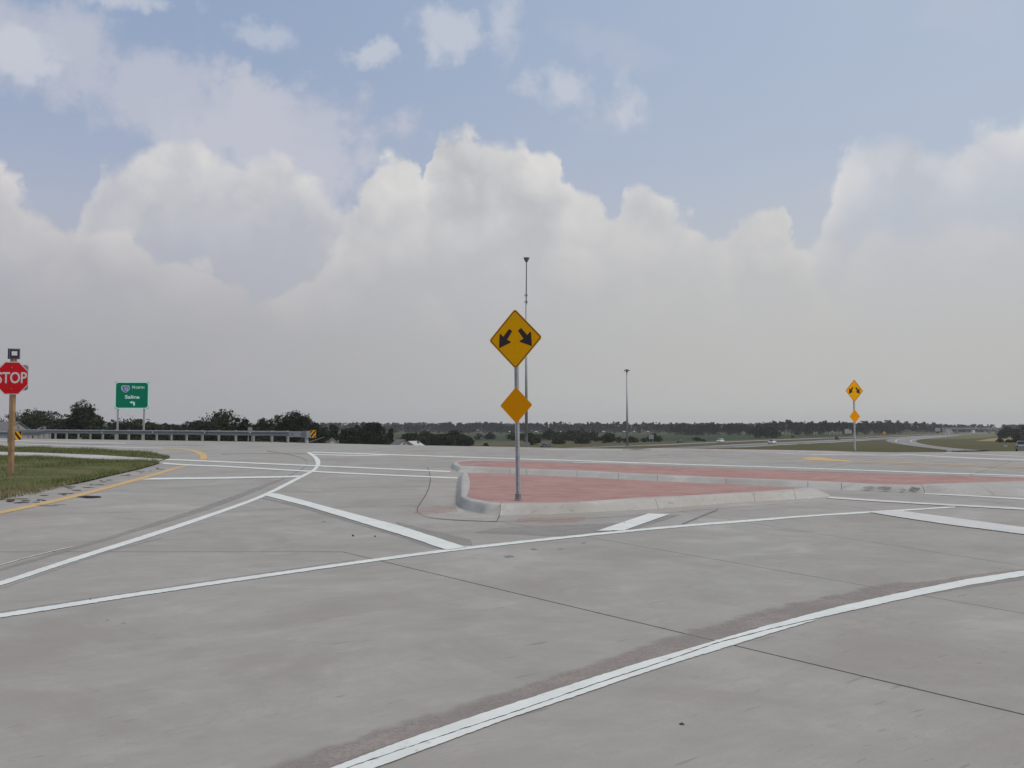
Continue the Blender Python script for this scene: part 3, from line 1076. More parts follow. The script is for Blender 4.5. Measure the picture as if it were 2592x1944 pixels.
K = .165
front = [(1182, 1196.7, 1170, 1199, .07), (1187, 1208, 1160, 1208, .12), (1189.9, 1219, 1156, 1225, .15), (1188, 1238, 1155, 1250, K), (1180.8, 1256.6, 1157, 1276, K), (1190, 1260, 1166, 1286, K),
         (1203.4, 1263.3, 1185, 1293.5, K), (1237, 1270, 1225, 1301, K), (1271, 1272.4, 1264.5, 1303.8, K), (1384, 1272.5, 1384, 1302, K), (1450, 1271, 1452, 1298.5, K), (1624, 1259.4, 1650, 1289, K),
         (1720, 1255, 1740, 1282, K), (1823, 1249.4, 1840, 1274, K), (1950, 1241.9, 1960, 1267, .15), (2043, 1234.5, 2050, 1261.5, .13), (2070, 1239, 2085, 1259, .08), (2089, 1248, 2103, 1256, .03)]
isl1 = empty('traffic_island', (0, 0, 0), label='wedge-shaped red traffic island with the near double-arrow sign standing on it', cat='traffic island')
rows1 = kerb(front, [(1266, 1303), (1664, 1288), (1905, 1270), (2016, 1264)], isl1)
back_line = [(2043, 1234.5, .03), (1960, 1231.5, .02), (1823, 1224.3, .015), (1664, 1217.6, .012), (1500, 1209.5, .012), (1400, 1204.6, .012), (1294, 1199.5, .012), (1200, 1196.9, .012)]
loop = [Vector((r[0].x, r[0].y, r[0].z - .012)) for r in rows1[:-10]] + [P(*b) for b in back_line]
sheet('red_paving', loop, M['red'], parent=isl1)

# gutter pan round the nose, with the saw-cut joint outside it
gp_out = [(1082.5, 1182), (1091.5, 1210), (1083.6, 1244), (1065.5, 1271), (1053, 1291.6), (1067.8, 1306), (1108.5, 1313), (1170, 1317), (1255.4, 1320), (1400, 1316), (1560, 1308), (1718, 1295), (1900, 1281), (2050, 1270)]
gp_in = [(1172, 1199), (1158, 1210), (1154, 1230), (1153, 1255), (1156, 1278), (1168, 1290), (1186, 1296), (1225, 1303), (1264.5, 1305), (1400, 1302.5), (1560, 1294.5), (1718, 1284), (1900, 1271.5), (2050, 1262.5)]
strip('gutter_pan', gp_out, gp_in, M['gutter'], .003, isl1, n=60, sm=2)
for a_, b_ in ((0, 8),):
    q = gp_out[a_:b_ + 1]
    strip('gutter_joint', [(p[0] - .9, p[1] - .5) for p in q], [(p[0] + .9, p[1] + .6) for p in q], M['seal'], .0045, isl1, n=50, sm=2)
strip('gutter_joint', [(1263, 1304), (1256, 1320)], [(1266, 1304), (1258.5, 1320)], M['seal'], .0045, isl1, n=4, sm=0)

isl2 = empty('traffic_island', (0, 0, 0), label='long red traffic island running to the right behind the wedge-shaped one', cat='traffic island')
K2 = .13
b2 = [(1199, 1165.9, 1193, 1164.6, K2), (1175, 1167.4, 1155, 1168.5, K2), (1162, 1169, 1142, 1178, K2), (1158, 1171, 1141, 1184, K2), (1162, 1175, 1147, 1191, K2), (1168.4, 1178.6, 1160, 1195.5, K2), (1200, 1180, 1200, 1196.7, K2),
      (1250, 1182.5, 1250, 1198.3, K2), (1316.5, 1185.8, 1316, 1201, K2), (1400, 1188.5, 1400, 1205, K2), (1500, 1192, 1500, 1210, K2), (1664, 1201, 1664, 1218, K2), (1838, 1208.4, 1838, 1225.5, K2), (1960, 1213, 1960, 1232.5, K2),
      (2045, 1216.5, 2045, 1238, K2), (2130, 1220, 2130, 1240.5, K2), (2240, 1226.8, 2240, 1244.5, K2), (2325, 1226.5, 2330, 1248.5, K2), (2350, 1225.4, 2385, 1250.5, .15), (2443, 1221.8, 2520, 1254, .14), (2592, 1217.2, 2700, 1259, .13), (2720, 1213.5, 2860, 1262, .10)]
rows2 = kerb(b2, [(1292, 1200), (1342, 1202), (1460, 1208), (1560, 1213), (1667, 1218), (1837, 1225.5), (1866, 1227), (2052, 1238), (2130, 1240.5), (2342, 1249), (2520, 1254)], isl2)
far = [(2592, 1208.6), (2458, 1204.4), (2240, 1199), (2100, 1194.2), (1950, 1189), (1838, 1184.8), (1664, 1178.8), (1500, 1173), (1400, 1169.8), (1316.5, 1167.4), (1250, 1166.2)]
farp = [P(p[0], p[1], K2 - .012) for p in far]
loop = [Vector((r[0].x, r[0].y, r[0].z - .012)) for r in rows2] + farp
sheet('red_paving', loop, M['red'], parent=isl2)
# far kerb, mostly hidden
vs = []; fs = []
seq = [rows2[-1][0]] + [P(p[0], p[1], K2) for p in far] + [rows2[0][0]]
for i, p in enumerate(seq):
    b = zp(p.y)
    vs += [(p.x, p.y, p.z - .04), (p.x, p.y + .02, p.z - .002), (p.x, p.y + .12, p.z - .004), (p.x, p.y + .24, b - .004)]
    if i:
        for k in range(3): fs.append((4 * (i - 1) + k, 4 * i + k, 4 * i + k + 1, 4 * (i - 1) + k + 1))
add('kerb_segment', vs, fs, M['kerb'], isl2)
# worn dark scars on the kerb faces
for i, (px, py, rx, ry) in enumerate([(2200, 1234, 16, 4), (2240, 1236, 22, 5), (2285, 1240, 10, 4), (2315, 1236, 14, 7)]):
    q = []
    for k in range(12):
        t_ = 2 * math.pi * k / 12
        q.append((px + rx * math.cos(t_) * random.Random(i * 31 + k).uniform(.7, 1.1), py + ry * math.sin(t_) * random.Random(i * 17 + k).uniform(.7, 1.1)))
    # laid on the sloping face: height from the face at that row
    def onface(x, y):
        yi, yo = yat([(2130, 1221.5), (2240, 1228), (2330, 1228)], x), yat([(2130, 1240.5), (2240, 1244.5), (2330, 1248.5)], x)
        w_ = max(0.0, min(1.0, (yo - y) / (yo - yi)))
        return P(x, y, .012 + (K2 - .01) * min(1, w_ * 1.08))
    o = add('kerb_scar', [onface(*p) for p in q] + [onface(px, py)], [(k, (k + 1) % 12, 12) for k in range(12)], M['scar'], isl2)

# raised concrete corner the right sign stands on
ap_up = [(1584, 1133.6), (1640, 1134.2), (1780, 1136.3), (2000, 1139.2), (2095, 1141.2), (2160, 1144), (2230, 1146.5)]
ap_lo = [(1575, 1136.6), (1640, 1140.2), (1780, 1142.2), (2000, 1147.6), (2095, 1150.2), (2160, 1151.5), (2270, 1151)]
n = 40
a = [P(p[0], p[1], .10) for p in resample(ap_up, n)]; b = [P(p[0], p[1], .012) for p in resample(ap_lo, n)]
m_ = [x.lerp(y, .8) for x, y in zip(a, b)]
for i in range(n):
    k = min(1, i / 4, (n - 1 - i) / 8)
    a[i].z = zp(a[i].y) + .004 + .096 * k
    m_[i].z = zp(m_[i].y) + .004 + .086 * k
    b[i].z = zp(b[i].y) + .003
vs = [(p.x, p.y, p.z - .5) for p in a] + a + m_ + b
fs = [(k * n + i, k * n + i + 1, (k + 1) * n + i + 1, (k + 1) * n + i) for k in range(3) for i in range(n - 1)]
o = add('pavement', vs, fs, M['apron'])
tag(o, kind='structure')

# ------------------------------------------------------------------ verge on the left
def up(loop, dz): return [P(p[0], p[1], dz) for p in loop]


G1 = [(-500, 1137), (-250, 1145), (0, 1152.5), (126.6, 1157), (253, 1162), (364.6, 1166), (397.5, 1167.2), (405, 1170.5), (354.4, 1185), (278.5, 1201.4), (227.8, 1214), (182.3, 1223), (139, 1228), (68.4, 1231.8), (0, 1239.4), (-250, 1275), (-500, 1310)]
G2 = [(-500, 1112.5), (-250, 1122), (0, 1129), (126.6, 1133), (253, 1136.8), (379.7, 1144.4), (427.8, 1154.6), (430.4, 1157), (417.7, 1160.9), (364.6, 1157.8), (253, 1150.8), (126.6, 1145.7), (0, 1142.4), (-250, 1135), (-500, 1128)]
DIRT = [(-500, 1313), (-250, 1278), (0, 1239.4), (68.4, 1231.8), (139, 1228), (182.3, 1223), (215, 1217), (177, 1226), (120, 1240), (76, 1251), (0, 1262.2), (-250, 1312), (-500, 1355)]
WALK_U = [(-500, 1127), (-250, 1134.5), (0, 1142.4), (126.6, 1145.7), (253, 1150.8), (364.6, 1157.8), (417.7, 1160.9)]
WALK_L = [(-500, 1138), (-250, 1145.5), (0, 1152.7), (126.6, 1157.2), (253, 1162.2), (364.6, 1166.2), (400, 1166.5)]
sheet('verge', up(G1, .045), M['turf'])
sheet('verge', up(G2, .05), M['turf'])
_r = random.Random(3)
_D = DIRT[:9] + [(215 - k * 9.5, yat([(0, 1262.2), (76, 1251), (120, 1240), (177, 1226), (215, 1217)], 215 - k * 9.5) + _r.uniform(-2.5, 2.0)) for k in range(1, 23)] + [(-250, 1312), (-500, 1355)]
sheet('dirt_strip', up(_D, .02), M['dirt'])
o = strip('path', WALK_U, WALK_L, M['walk'], .035, None, n=40, sm=0); tag(o, kind='structure')


def inside(p, loop):
    r = False; j = len(loop) - 1
    for i in range(len(loop)):
        a, b = loop[i], loop[j]
        if (a[1] > p[1]) != (b[1] > p[1]) and p[0] < (b[0] - a[0]) * (p[1] - a[1]) / (b[1] - a[1]) + a[0]: r = not r
        j = i
    return r


def grass(name, loops, count, hmin, hmax, m, seed, label):
    rnd = random.Random(seed)
    V = []; Fc = []
    for loop, cnt in zip(loops, count):
        L = [(p.x, p.y) for p in up(loop, 0.05)]
        x0, x1 = min(p[0] for p in L), max(p[0] for p in L); y0, y1 = min(p[1] for p in L), max(p[1] for p in L)
        k = 0; x0 = max(x0, -42)
        while k < cnt:
            x = rnd.uniform(x0, x1); y = rnd.uniform(y0, y1)
            if not inside((x, y), L): continue
            k += 1
            patch = .5 + .5 * math.sin(x * 1.7 + 2 * math.sin(y * .9)) * math.sin(y * 1.3 + x * .4)
            for _ in range(3):
                h = rnd.uniform(hmin, hmax) * (.55 + .75 * patch)
                a = rnd.uniform(0, 2 * math.pi); w = rnd.uniform(.004, .011)
                lx, ly = rnd.gauss(0, .45) * h, rnd.gauss(0, .45) * h
                bx, by = x + rnd.gauss(0, .03), y + rnd.gauss(0, .03)
                z = zp(by) + .03
                b = len(V)
                V += [(bx - w * math.cos(a), by - w * math.sin(a), z), (bx + w * math.cos(a), by + w * math.sin(a), z), (bx + lx, by + ly, z + h)]
                Fc.append((b, b + 1, b + 2))
    o = add(name, V, Fc, m)
    tag(o, label, 'grass', kind='stuff')


M['blade'] = leaf_mat('grass_blades', (.145, .195, .060), (.215, .225, .095), (.085, .115, .038))
M['blade_dry'] = leaf_mat('dry_blades', (.26, .23, .13), (.20, .19, .09), (.16, .15, .07))
grass('grass', [G1, G2], [26000, 9000], .05, .15, M['blade'], 1, 'short green mown grass of the left verge behind the wooden stop sign post')
grass('dry_grass', [G1, G2, DIRT], [6500, 3200, 1500], .05, .19, M['blade_dry'], 2, 'scattered dry straw-coloured grass in the left verge')

# ------------------------------------------------------------------ lower land: highway, ramp, fields
def tstrip(name, up_, lo_, m, dz, n=40, tagit=True, sm=1):
    o = strip(name, up_, lo_, m, dz, None, fn=T, n=n, sm=sm)
    if tagit: tag(o, kind='structure')
    return o


def carriageway(up_, lo_):
    rows = []
    for pts in (up_, lo_):
        w = [T(p[0], p[1], 0) for p in resample(pts, 30)]
        d = Vector((.532, .847, 0))
        w = [w[0] - d * 300, w[0] - d * 150] + w
        for q in w: q.z = FLOOR + .06
        rows.append(w)
    n = len(rows[0])
    o = add('highway', rows[0] + rows[1], [(i, i + 1, n + i + 1, n + i) for i in range(n - 1)], M['asphalt'])
    fix_up(o); tag(o, kind='structure')


carriageway([(1600, 1127.2), (1680, 1124.6), (1780, 1120.2), (1900, 1115.0), (2080, 1108.5), (2260, 1102.8), (2350, 1098.8), (2450, 1093.8), (2500, 1092)],
            [(1600, 1130.0), (1680, 1127.8), (1780, 1123.0), (1900, 1117.4), (2080, 1110.6), (2260, 1104.6), (2350, 1100.3), (2450, 1094.8), (2500, 1092.8)])
carriageway([(1900, 1123), (2002, 1118.7), (2095, 1114), (2200, 1109.5), (2260, 1107), (2350, 1102.2), (2450, 1096.5), (2520, 1093.5)],
            [(1940, 1129.7), (2002, 1126.2), (2095, 1121.5), (2200, 1115.0), (2260, 1111.5), (2350, 1106), (2450, 1100), (2520, 1095)])


def tthin(pts, w, m, dz=.12, n=30):
    return tstrip('highway_line', [(p[0], p[1] - w / 2) for p in pts], [(p[0], p[1] + w / 2) for p in pts], m, dz, n)


tthin([(1860, 1132.0), (2002, 1124.6), (2095, 1120), (2200, 1114.0)], .5, WF)
tthin([(1800, 1129.4), (1900, 1123.8), (2002, 1119.4), (2200, 1110.2), (2350, 1102.8)], .45, WF)
tthin([(1640, 1127.0), (1680, 1125.4), (1780, 1121), (1900, 1115.7), (2080, 1109.1)], .4, WF)
RL = [(2395, 1139.4), (2349.8, 1134), (2290, 1126.5), (2252, 1119.6), (2240, 1115.6), (2246, 1112.2), (2272, 1109), (2318, 1105.5), (2360, 1102.6)]
RR = [(2480, 1139.6), (2432, 1136), (2369.8, 1129.6), (2329.9, 1122.6), (2315, 1117.2), (2324, 1112.8), (2362, 1109), (2400, 1105.6), (2440, 1102)]
tstrip('ramp_road', RL, RR, M['ramp'], .09, 60, sm=2)
ea, eb = P(2424, 1144.0, -.02), P(2509, 1142.7, -.02)
ta, tb = T(2395, 1139.4, .1), T(2480, 1139.6, .1)
vs = []
for i in range(9):
    w_ = i / 8
    for p_, q_ in ((ea, ta), (eb, tb)):
        v_ = p_.lerp(q_, w_); v_.z = max(terrain(v_.x, v_.y) + .10, p_.z if i == 0 else -99); vs.append(v_)
o = add('ramp_road', vs, [(2 * i, 2 * i + 1, 2 * i + 3, 2 * i + 2) for i in range(8)], M['ramp']); fix_up(o); tag(o, kind='structure')
tstrip('highway_line', [(a[0] + (b[0] - a[0]) * .30, a[1] + (b[1] - a[1]) * .30) for a, b in zip(RL, RR)], [(a[0] + (b[0] - a[0]) * .34, a[1] + (b[1] - a[1]) * .34) for a, b in zip(RL, RR)], WF, .15, 60, sm=2)
tstrip('highway_line', [(a[0] + (b[0] - a[0]) * .80, a[1] + (b[1] - a[1]) * .80) for a, b in zip(RL, RR)], [(a[0] + (b[0] - a[0]) * .84, a[1] + (b[1] - a[1]) * .84) for a, b in zip(RL, RR)], WF, .15, 60, sm=2)


def tsheet(name, loop, m, dz): return sheet(name, [T(p[0], p[1], dz) for p in loop], m)


tsheet('crop_field', [(1000, 1098.5), (1300, 1098.5), (1700, 1099), (2150, 1100), (2150, 1104.3), (1990, 1109), (1900, 1112), (1780, 1115.5), (1600, 1116.5), (1400, 1115), (1200, 1116), (1000, 1115)], M['crop'], .03)
tsheet('wheat_field', [(2468, 1116.5), (2500, 1111), (2560, 1103), (2592, 1098.5), (2900, 1098), (2900, 1110), (2592, 1113.5), (2540, 1117)], M['wheat'], .05)
tsheet('pasture', [(2330, 1107.5), (2420, 1101.5), (2500, 1095.6), (2560, 1095.6), (2540, 1101), (2500, 1108), (2440, 1111), (2360, 1112)], M['pasture'], .04)
tsheet('dirt_track', [(1180, 1123.6), (1330, 1122.4), (1330, 1124.2), (1180, 1125.4)], M['dirt'], .05)
tsheet('dirt_track', [(1220, 1118.0), (1340, 1117.4), (1340, 1118.4), (1220, 1119.0)], M['pasture'], .05)

# ------------------------------------------------------------------ far bridge
def far_bridge():
    Y = 1370.0
    r = empty('overpass_bridge', (at(2465, Y), Y, FLOOR), math.radians(-4), 'distant grey overpass carrying a road across the highway at the right', 'bridge')
    s = Y / F
    L = 150 * s
    mb = MB(); mb.box((0, 0, 6.8), (L, 10, 1.5)); mb.build('deck', M['galv_dark'], r)
    mb = MB(); mb.box((0, -4.9, 8.0), (L, .3, .9)); mb.box((0, 4.9, 8.0), (L, .3, .9)); mb.build('parapet', M['sign_back'], r)
    for x in (-.30, -.02, .24):
        mb = MB(); mb.box((x * L, 0, 3.0), (1.2, 8, 6.1)); mb.build('pier', M['sign_back'], r)
    for sx in (-1, 1):
        mb = MB(); mb.prism([(sx * L * .5, 0), (sx * L * .5, 6.2), (sx * L * .42, 6.0), (sx * L * .36, 0)], -6, 6); mb.build('abutment', M['kerb'], r)


far_bridge()

# ------------------------------------------------------------------ trees
def leaf_cloud(rnd, lobes, n, size, clump=.22, shell=.55):
    """quads spread in clumps over a set of ellipsoidal lobes"""
    rs = np.random.RandomState(rnd.randint(0, 10 ** 6))
    w = np.array([l[1][0] * l[1][1] * l[1][2] for l in lobes]) ** .7; w /= w.sum()
    ncl = max(10, n // 26)
    li = rs.choice(len(lobes), ncl, p=w)
    d = rs.normal(size=(ncl, 3)); d /= np.linalg.norm(d, axis=1)[:, None]
    rr = (shell + (1.05 - shell) * rs.rand(ncl) ** .7)[:, None]
    C0 = np.array([l[0] for l in lobes])[li]; R0 = np.array([l[1] for l in lobes])[li]
    cc = C0 + d * rr * R0
    cs = clump * R0.mean(1) * rs.uniform(.5, 1.25, ncl)
    ci = rs.randint(0, ncl, n)
    off = rs.normal(size=(n, 3)); off /= np.linalg.norm(off, axis=1)[:, None]
    off *= rs.rand(n)[:, None] ** .5
    off[:, 2] *= .65
    p = cc[ci] + off * cs[ci][:, None] * 1.6
    a = rs.normal(size=(n, 3)); a[:, 2] *= .6; a /= np.linalg.norm(a, axis=1)[:, None]
    b = np.cross(a, rs.normal(size=(n, 3))); b /= np.linalg.norm(b, axis=1)[:, None]
    s = (size * rs.uniform(.5, 1.25, n))[:, None] / 2
    V = np.stack([p - a * s, p - b * s * .6, p + a * s, p + b * s * .6], 1).reshape(-1, 3)
    return V


def quads_mesh(name, V, mat_, extra=None, mat2=None):
    n = len(V) // 4
    me = bpy.data.meshes.new(name)
    vs = V.tolist(); fs = [(4 * i, 4 * i + 1, 4 * i + 2, 4 * i + 3) for i in range(n)]
    if extra:
        b = len(vs); vs += [tuple(p) for p in extra.v]; fs += [tuple(i + b for i in f) for f in extra.f]
    me.from_pydata(vs, [], fs)
    me.materials.append(mat_)
    if extra:
        me.materials.append(mat2)
        for i in range(n, len(fs)): me.polygons[i].material_index = 1
    me.update()
    return me


def trunk_mb(h, r, rnd, spread, forks=5, top=.65):
    mb = MB()
    mb.tube((0, 0, -.3), (0.02 * h, 0, h * .42), r, r * .7, 8)
    for i in range(forks):
        a = 2 * math.pi * i / forks + rnd.uniform(-.4, .4)
        z0 = h * rnd.uniform(.25, .42)
        m_ = Vector((math.cos(a) * spread * .45, math.sin(a) * spread * .45, h * rnd.uniform(.45, .6)))
        e = Vector((math.cos(a) * spread * .8, math.sin(a) * spread * .8, h * rnd.uniform(top, .9)))
        mb.tube((0.01 * h, 0, z0), m_, r * .5, r * .3, 6); mb.tube(m_, e, r * .3, r * .08, 6)
    return mb


def lobes_for(kind, h, w, rnd):
    L = []
    if kind == 'oak':
        for i in range(11):
            a = rnd.uniform(0, 2 * math.pi); q = rnd.uniform(.1, .62) * w / 2
            z = h * rnd.uniform(.42, .82) - q * .12
            k = rnd.uniform(.24, .34) * w / 2 * 1.15
            L.append(((math.cos(a) * q, math.sin(a) * q, z), (k * 1.15, k * 1.15, k * .8)))
        L.append(((0, 0, h * .80), (w * .24, w * .24, h * .17)))
    elif kind == 'low':      # foliage down to the ground
        for i in range(10):
            a = rnd.uniform(0, 2 * math.pi); q = rnd.uniform(0, .6) * w / 2
            z = h * rnd.uniform(.34, .78) * (1 - .22 * q / (w / 2))
            k = rnd.uniform(.30, .44) * w / 2
            L.append(((math.cos(a) * q, math.sin(a) * q, z), (k * 1.15, k * 1.15, max(k * .8, h * .14))))
        L.append(((0, 0, h * .38), (w * .46, w * .46, h * .36)))
    elif kind == 'tall':
        for i in range(8):
            a = rnd.uniform(0, 2 * math.pi); q = rnd.uniform(0, .5) * w / 2
            z = h * rnd.uniform(.38, .86)
            k = rnd.uniform(.28, .42) * w / 2
            L.append(((math.cos(a) * q, math.sin(a) * q, z), (k, k, k * 1.1)))
        L.append(((rnd.uniform(-.1, .1) * w, 0, h * .9), (w * .17, w * .17, h * .10)))
    return L


def tree(px, ytop, Y, wpx, kind, label, cat='tree', group=None, seed=0, leaves=5200, leafsize=.42, matl='leaf', zb=None, name=None):
    """a tree of its own crown and trunk, standing at distance Y"""
    rnd = random.Random(seed + int(px))
    X = at(px, Y); z0 = terrain(X, Y) if zb is None else zb
    ztop = H + (HY - ytop) * Y / F
    h = ztop - z0; w = wpx * Y / F
    r = empty(name or ('tree' if cat == 'tree' else 'shrub'), (X, Y, z0), 0, label, cat, group)
    V = leaf_cloud(rnd, lobes_for(kind, h, w, rnd), leaves, leafsize, .26)
    V[:, 2] = np.minimum(V[:, 2], h * 1.03)
    zmax = V[:, 2].max(); V[:, 2] *= h / zmax
    me = quads_mesh('crown', V, M[matl])
    o = bpy.data.objects.new('crown', me); C.objects.link(o); o.parent = r
    trunk_mb(h, max(.12, h * .022), rnd, w * .42, 6).build('trunk', M['bark'], r)
    return r


# left group beyond the guardrail
lt = [
    (-40, 1040, 250, 110, 'low', 'dark tree at the left frame edge, behind the stop sign'),
    (62, 1034, 262, 110, 'low', 'wide dark tree just right of the stop sign post, above the grey roof'),
    (122, 1040, 270, 90, 'low', 'dark round-topped tree midway between stop sign post and the tallest left tree'),
    (165, 1050, 262, 60, 'low', 'low dark tree touching the left side of the tall ragged tree'),
    (212, 1012, 250, 92, 'oak', 'tallest ragged tree left of the green guide sign, with sky gaps in its crown'),
    (248, 1058, 240, 50, 'low', 'small dark tree between the tall ragged tree and the green guide sign'),
    (292, 1064, 262, 48, 'low', 'low tree behind the left post of the green guide sign'),
    (330, 1052, 245, 88, 'low', 'rounded green-black tree framed between the two posts of the green guide sign'),
    (385, 1068, 262, 62, 'low', 'low tree just right of the green guide sign'),
    (440, 1072, 310, 76, 'low', 'low distant tree in the dip between the guide sign and the broad tree clump'),
    (497, 1062, 262, 66, 'low', 'left shoulder tree of the broad clump behind the guardrail'),
    (538, 1045, 255, 72, 'low', 'left tall tree of the broad clump behind the guardrail'),
    (580, 1034, 262, 86, 'low', 'highest tree of the broad clump behind the middle of the guardrail'),
    (622, 1056, 250, 60, 'low', 'right shoulder tree of the broad clump behind the guardrail'),
    (670, 1056, 262, 72, 'low', 'smaller round tree just left of the big spreading oak'),
    (752, 1037, 270, 116, 'oak', 'big spreading oak with sky gaps, above the end of the guardrail'),
    (722, 1072, 300, 60, 'low', 'low dark tree under the left half of the spreading oak'),
    (806, 1069, 285, 52, 'low', 'dark tree directly right of the striped guardrail end marker'),
    (845, 1074, 305, 40, 'tall', 'narrow dark tree above the left white gabled house'),
    (880, 1081, 300, 54, 'low', 'low dark tree right of the left white gabled house'),
    (918, 1069, 300, 64, 'low', 'tall dark tree midway between the two white gabled houses'),
    (950, 1067, 290, 58, 'low', 'dark tree left of the narrow conical tree'),
    (989, 1083, 300, 24, 'tall', 'narrow conical dark tree standing alone above the far pavement edge'),
    (972, 1101, 330, 50, 'low', 'low dark tree left of the small right white house'),
    (1040, 1096, 400, 60, 'low', 'long low dark tree behind the small right white house'),
    (1085, 1089, 400, 56, 'low', 'dark pointed tree with a small peak right of the small white house'),
    (1120, 1098, 380, 60, 'low', 'low dark tree between two taller ones, centre left of the near sign'),
    (1152, 1088, 395, 64, 'low', 'large dark rounded tree left of the near sign post'),
    (1180, 1102, 395, 30, 'low', 'small dark tree at the right end of the large rounded one'),
]
for i, (px, yt, Y, w, k, lab) in enumerate(lt):
    if px < 480: yt -= 3
    big = w * Y / F
    tree(px, yt, Y, w * (1.28 if k == 'low' else 1.22), k, lab, seed=i, leaves=int(5200 + 620 * big), leafsize=.55 if Y < 300 else .68, group=None)

mids = [   # px, ybase, ytop, w
    (1213, 1113, 1096, 18, 'left one of two small round trees in the green field left of the near sign'),
    (1240, 1112, 1093, 26, 'right one of two small round trees in the green field left of the near sign'),
    (1304, 1115, 1092, 36, 'dark tree in the field directly behind the near sign post'),
    (1348, 1126, 1093, 34, 'dark tree right beside the foot of the tall near light pole'),
    (1383, 1114, 1085, 40, 'dark full tree, first of the cluster right of the near light pole'),
    (1412, 1124, 1106, 26, 'low rounded bush in front of the dark tree cluster'),
    (1410, 1113, 1089, 32, 'dark tree, second of the cluster right of the near light pole'),
    (1443, 1116, 1087, 38, 'dark tree, third of the cluster right of the near light pole'),
    (1470, 1115, 1084, 42, 'tallest dark tree of the cluster right of the near light pole'),
    (1472, 1123, 1104, 34, 'squarish dark bush in front of the tallest cluster tree'),
    (1499, 1115, 1088, 28, 'dark tree at the right end of the cluster right of the near light pole'),
    (1537, 1121, 1094, 34, 'dark rounded tree standing alone left of the slim far light pole'),
    (1564, 1120, 1104, 20, 'small dark bush just left of the slim far light pole'),
    (1593, 1120, 1103, 28, 'small dark bush just right of the slim far light pole'),
    (1627, 1119, 1107, 16, 'tiny bush left of the grey two-post sign'),
    (1652, 1118, 1096, 28, 'dark bush behind the grey two-post sign'),
    (1763, 1116, 1106, 20, 'small bush at the field edge left of the dark car'),
    (1779, 1117, 1111, 9, 'very small bush at the field edge near the dark car'),
    (1921, 1109.5, 1077, 48, 'big dark rounded tree, left half of the dense clump above the pickup truck'),
    (1948, 1109, 1078, 46, 'big dark rounded tree, right half of the dense clump above the pickup truck'),
    (2004, 1107.5, 1103, 8, 'tiny lone bush beyond the far carriageway'),
    (1325, 1114, 1096, 30, 'low dark tree between the near sign post and the near light pole cluster'),
    (1397, 1112, 1090, 34, 'dark tree filling the gap in the left half of the cluster'),
    (1428, 1114, 1092, 34, 'dark tree filling the gap in the middle of the cluster'),
    (1457, 1112, 1088, 34, 'dark tree filling the gap in the right half of the cluster'),
    (1487, 1114, 1092, 30, 'low dark tree leaning on the right side of the tallest cluster tree'),
    (1510, 1118, 1104, 18, 'low bush right after the dark tree cluster'),
    (1608, 1120, 1108, 18, 'tiny bush halfway between the slim light pole and the grey two-post sign'),
    (1666, 1118, 1104, 20, 'small bush just right of the grey two-post sign'),
    (1230, 1129, 1120, 12, 'small dark bush at the far pavement edge left of the near sign'),
]
for i, (px, yb, yt, w, lab) in enumerate(mids):
    g = T(px, yb)
    k = 'low' if 'bush' in lab or w < 30 else 'low'
    tree(px, yt, g.y, w * 1.3, k, lab, cat='bush' if 'bush' in lab else 'tree', seed=100 + i, leaves=3200 if w > 20 else 1300, leafsize=.9 if w > 20 else .7, zb=g.z - .2)
for i, (px, yt, Y, w, lab) in enumerate([
    (2545, 1078, 700, 44, 'dark tree beyond the ripe field, leftmost of the right-edge group'),
    (2532, 1088, 720, 26, 'small dark tree beyond the ripe field, next to the far bridge'),
    (2572, 1084, 700, 50, 'low dark tree in the dip of the right-edge group'),
    (2602, 1066, 690, 52, 'tall dark tree cut by the right frame edge'),
    (2660, 1060, 690, 90, 'big tree just outside the right frame edge'),
]):
    tree(px, yt, Y, w, 'low', lab, seed=300 + i, leaves=3000, leafsize=1.0)
for i, (px, yb, yt, w, lab) in enumerate([
    (2527, 1120, 1108, 18, 'small dark bush at the left end of the hedge by the ripe field'),
    (2548, 1120, 1112, 22, 'low dark bush, second in the hedge by the ripe field'),
    (2572, 1120, 1100, 26, 'tallest dark bush in the hedge by the ripe field'),
    (2596, 1120, 1106, 26, 'dark bush where the hedge by the ripe field meets the frame edge'),
]):
    g = T(px, yb)
    tree(px, yt, g.y, w, 'low', lab, cat='bush', seed=340 + i, leaves=1500, leafsize=.8, zb=g.z - .2)

# far tree lines: each tree one object, sharing a handful of meshes
protos = []
for i in range(8):
    rnd = random.Random(500 + i)
    kind = ('tall', 'oak', 'low', 'tall', 'low', 'oak', 'tall', 'low')[i]
    w = (9, 12, 11, 8, 13, 11, 10, 12)[i]
    V = leaf_cloud(rnd, lobes_for(kind, 16, w, rnd), 2600, 1.15, .3)
    V[:, 2] *= 16 / V[:, 2].max()
    protos.append(quads_mesh('far_tree', V, M['leaf_far'], trunk_mb(16, .3, rnd, w * .35, 4), M['bark']))


def far_tree(px, ytop, Y, rnd, label, group, wide=1.0):
    X = at(px, Y)
    h = H + (HY - ytop) * Y / F - FLOOR
    o = bpy.data.objects.new('far_tree', protos[rnd.randrange(8)]); C.objects.link(o)
    s = h / 16
    o.location = (X, Y, FLOOR - .1); o.scale = (s * wide, s * wide, s)
    o.rotation_euler = (0, 0, rnd.uniform(0, 6.28))
    tag(o, label, 'tree', group)


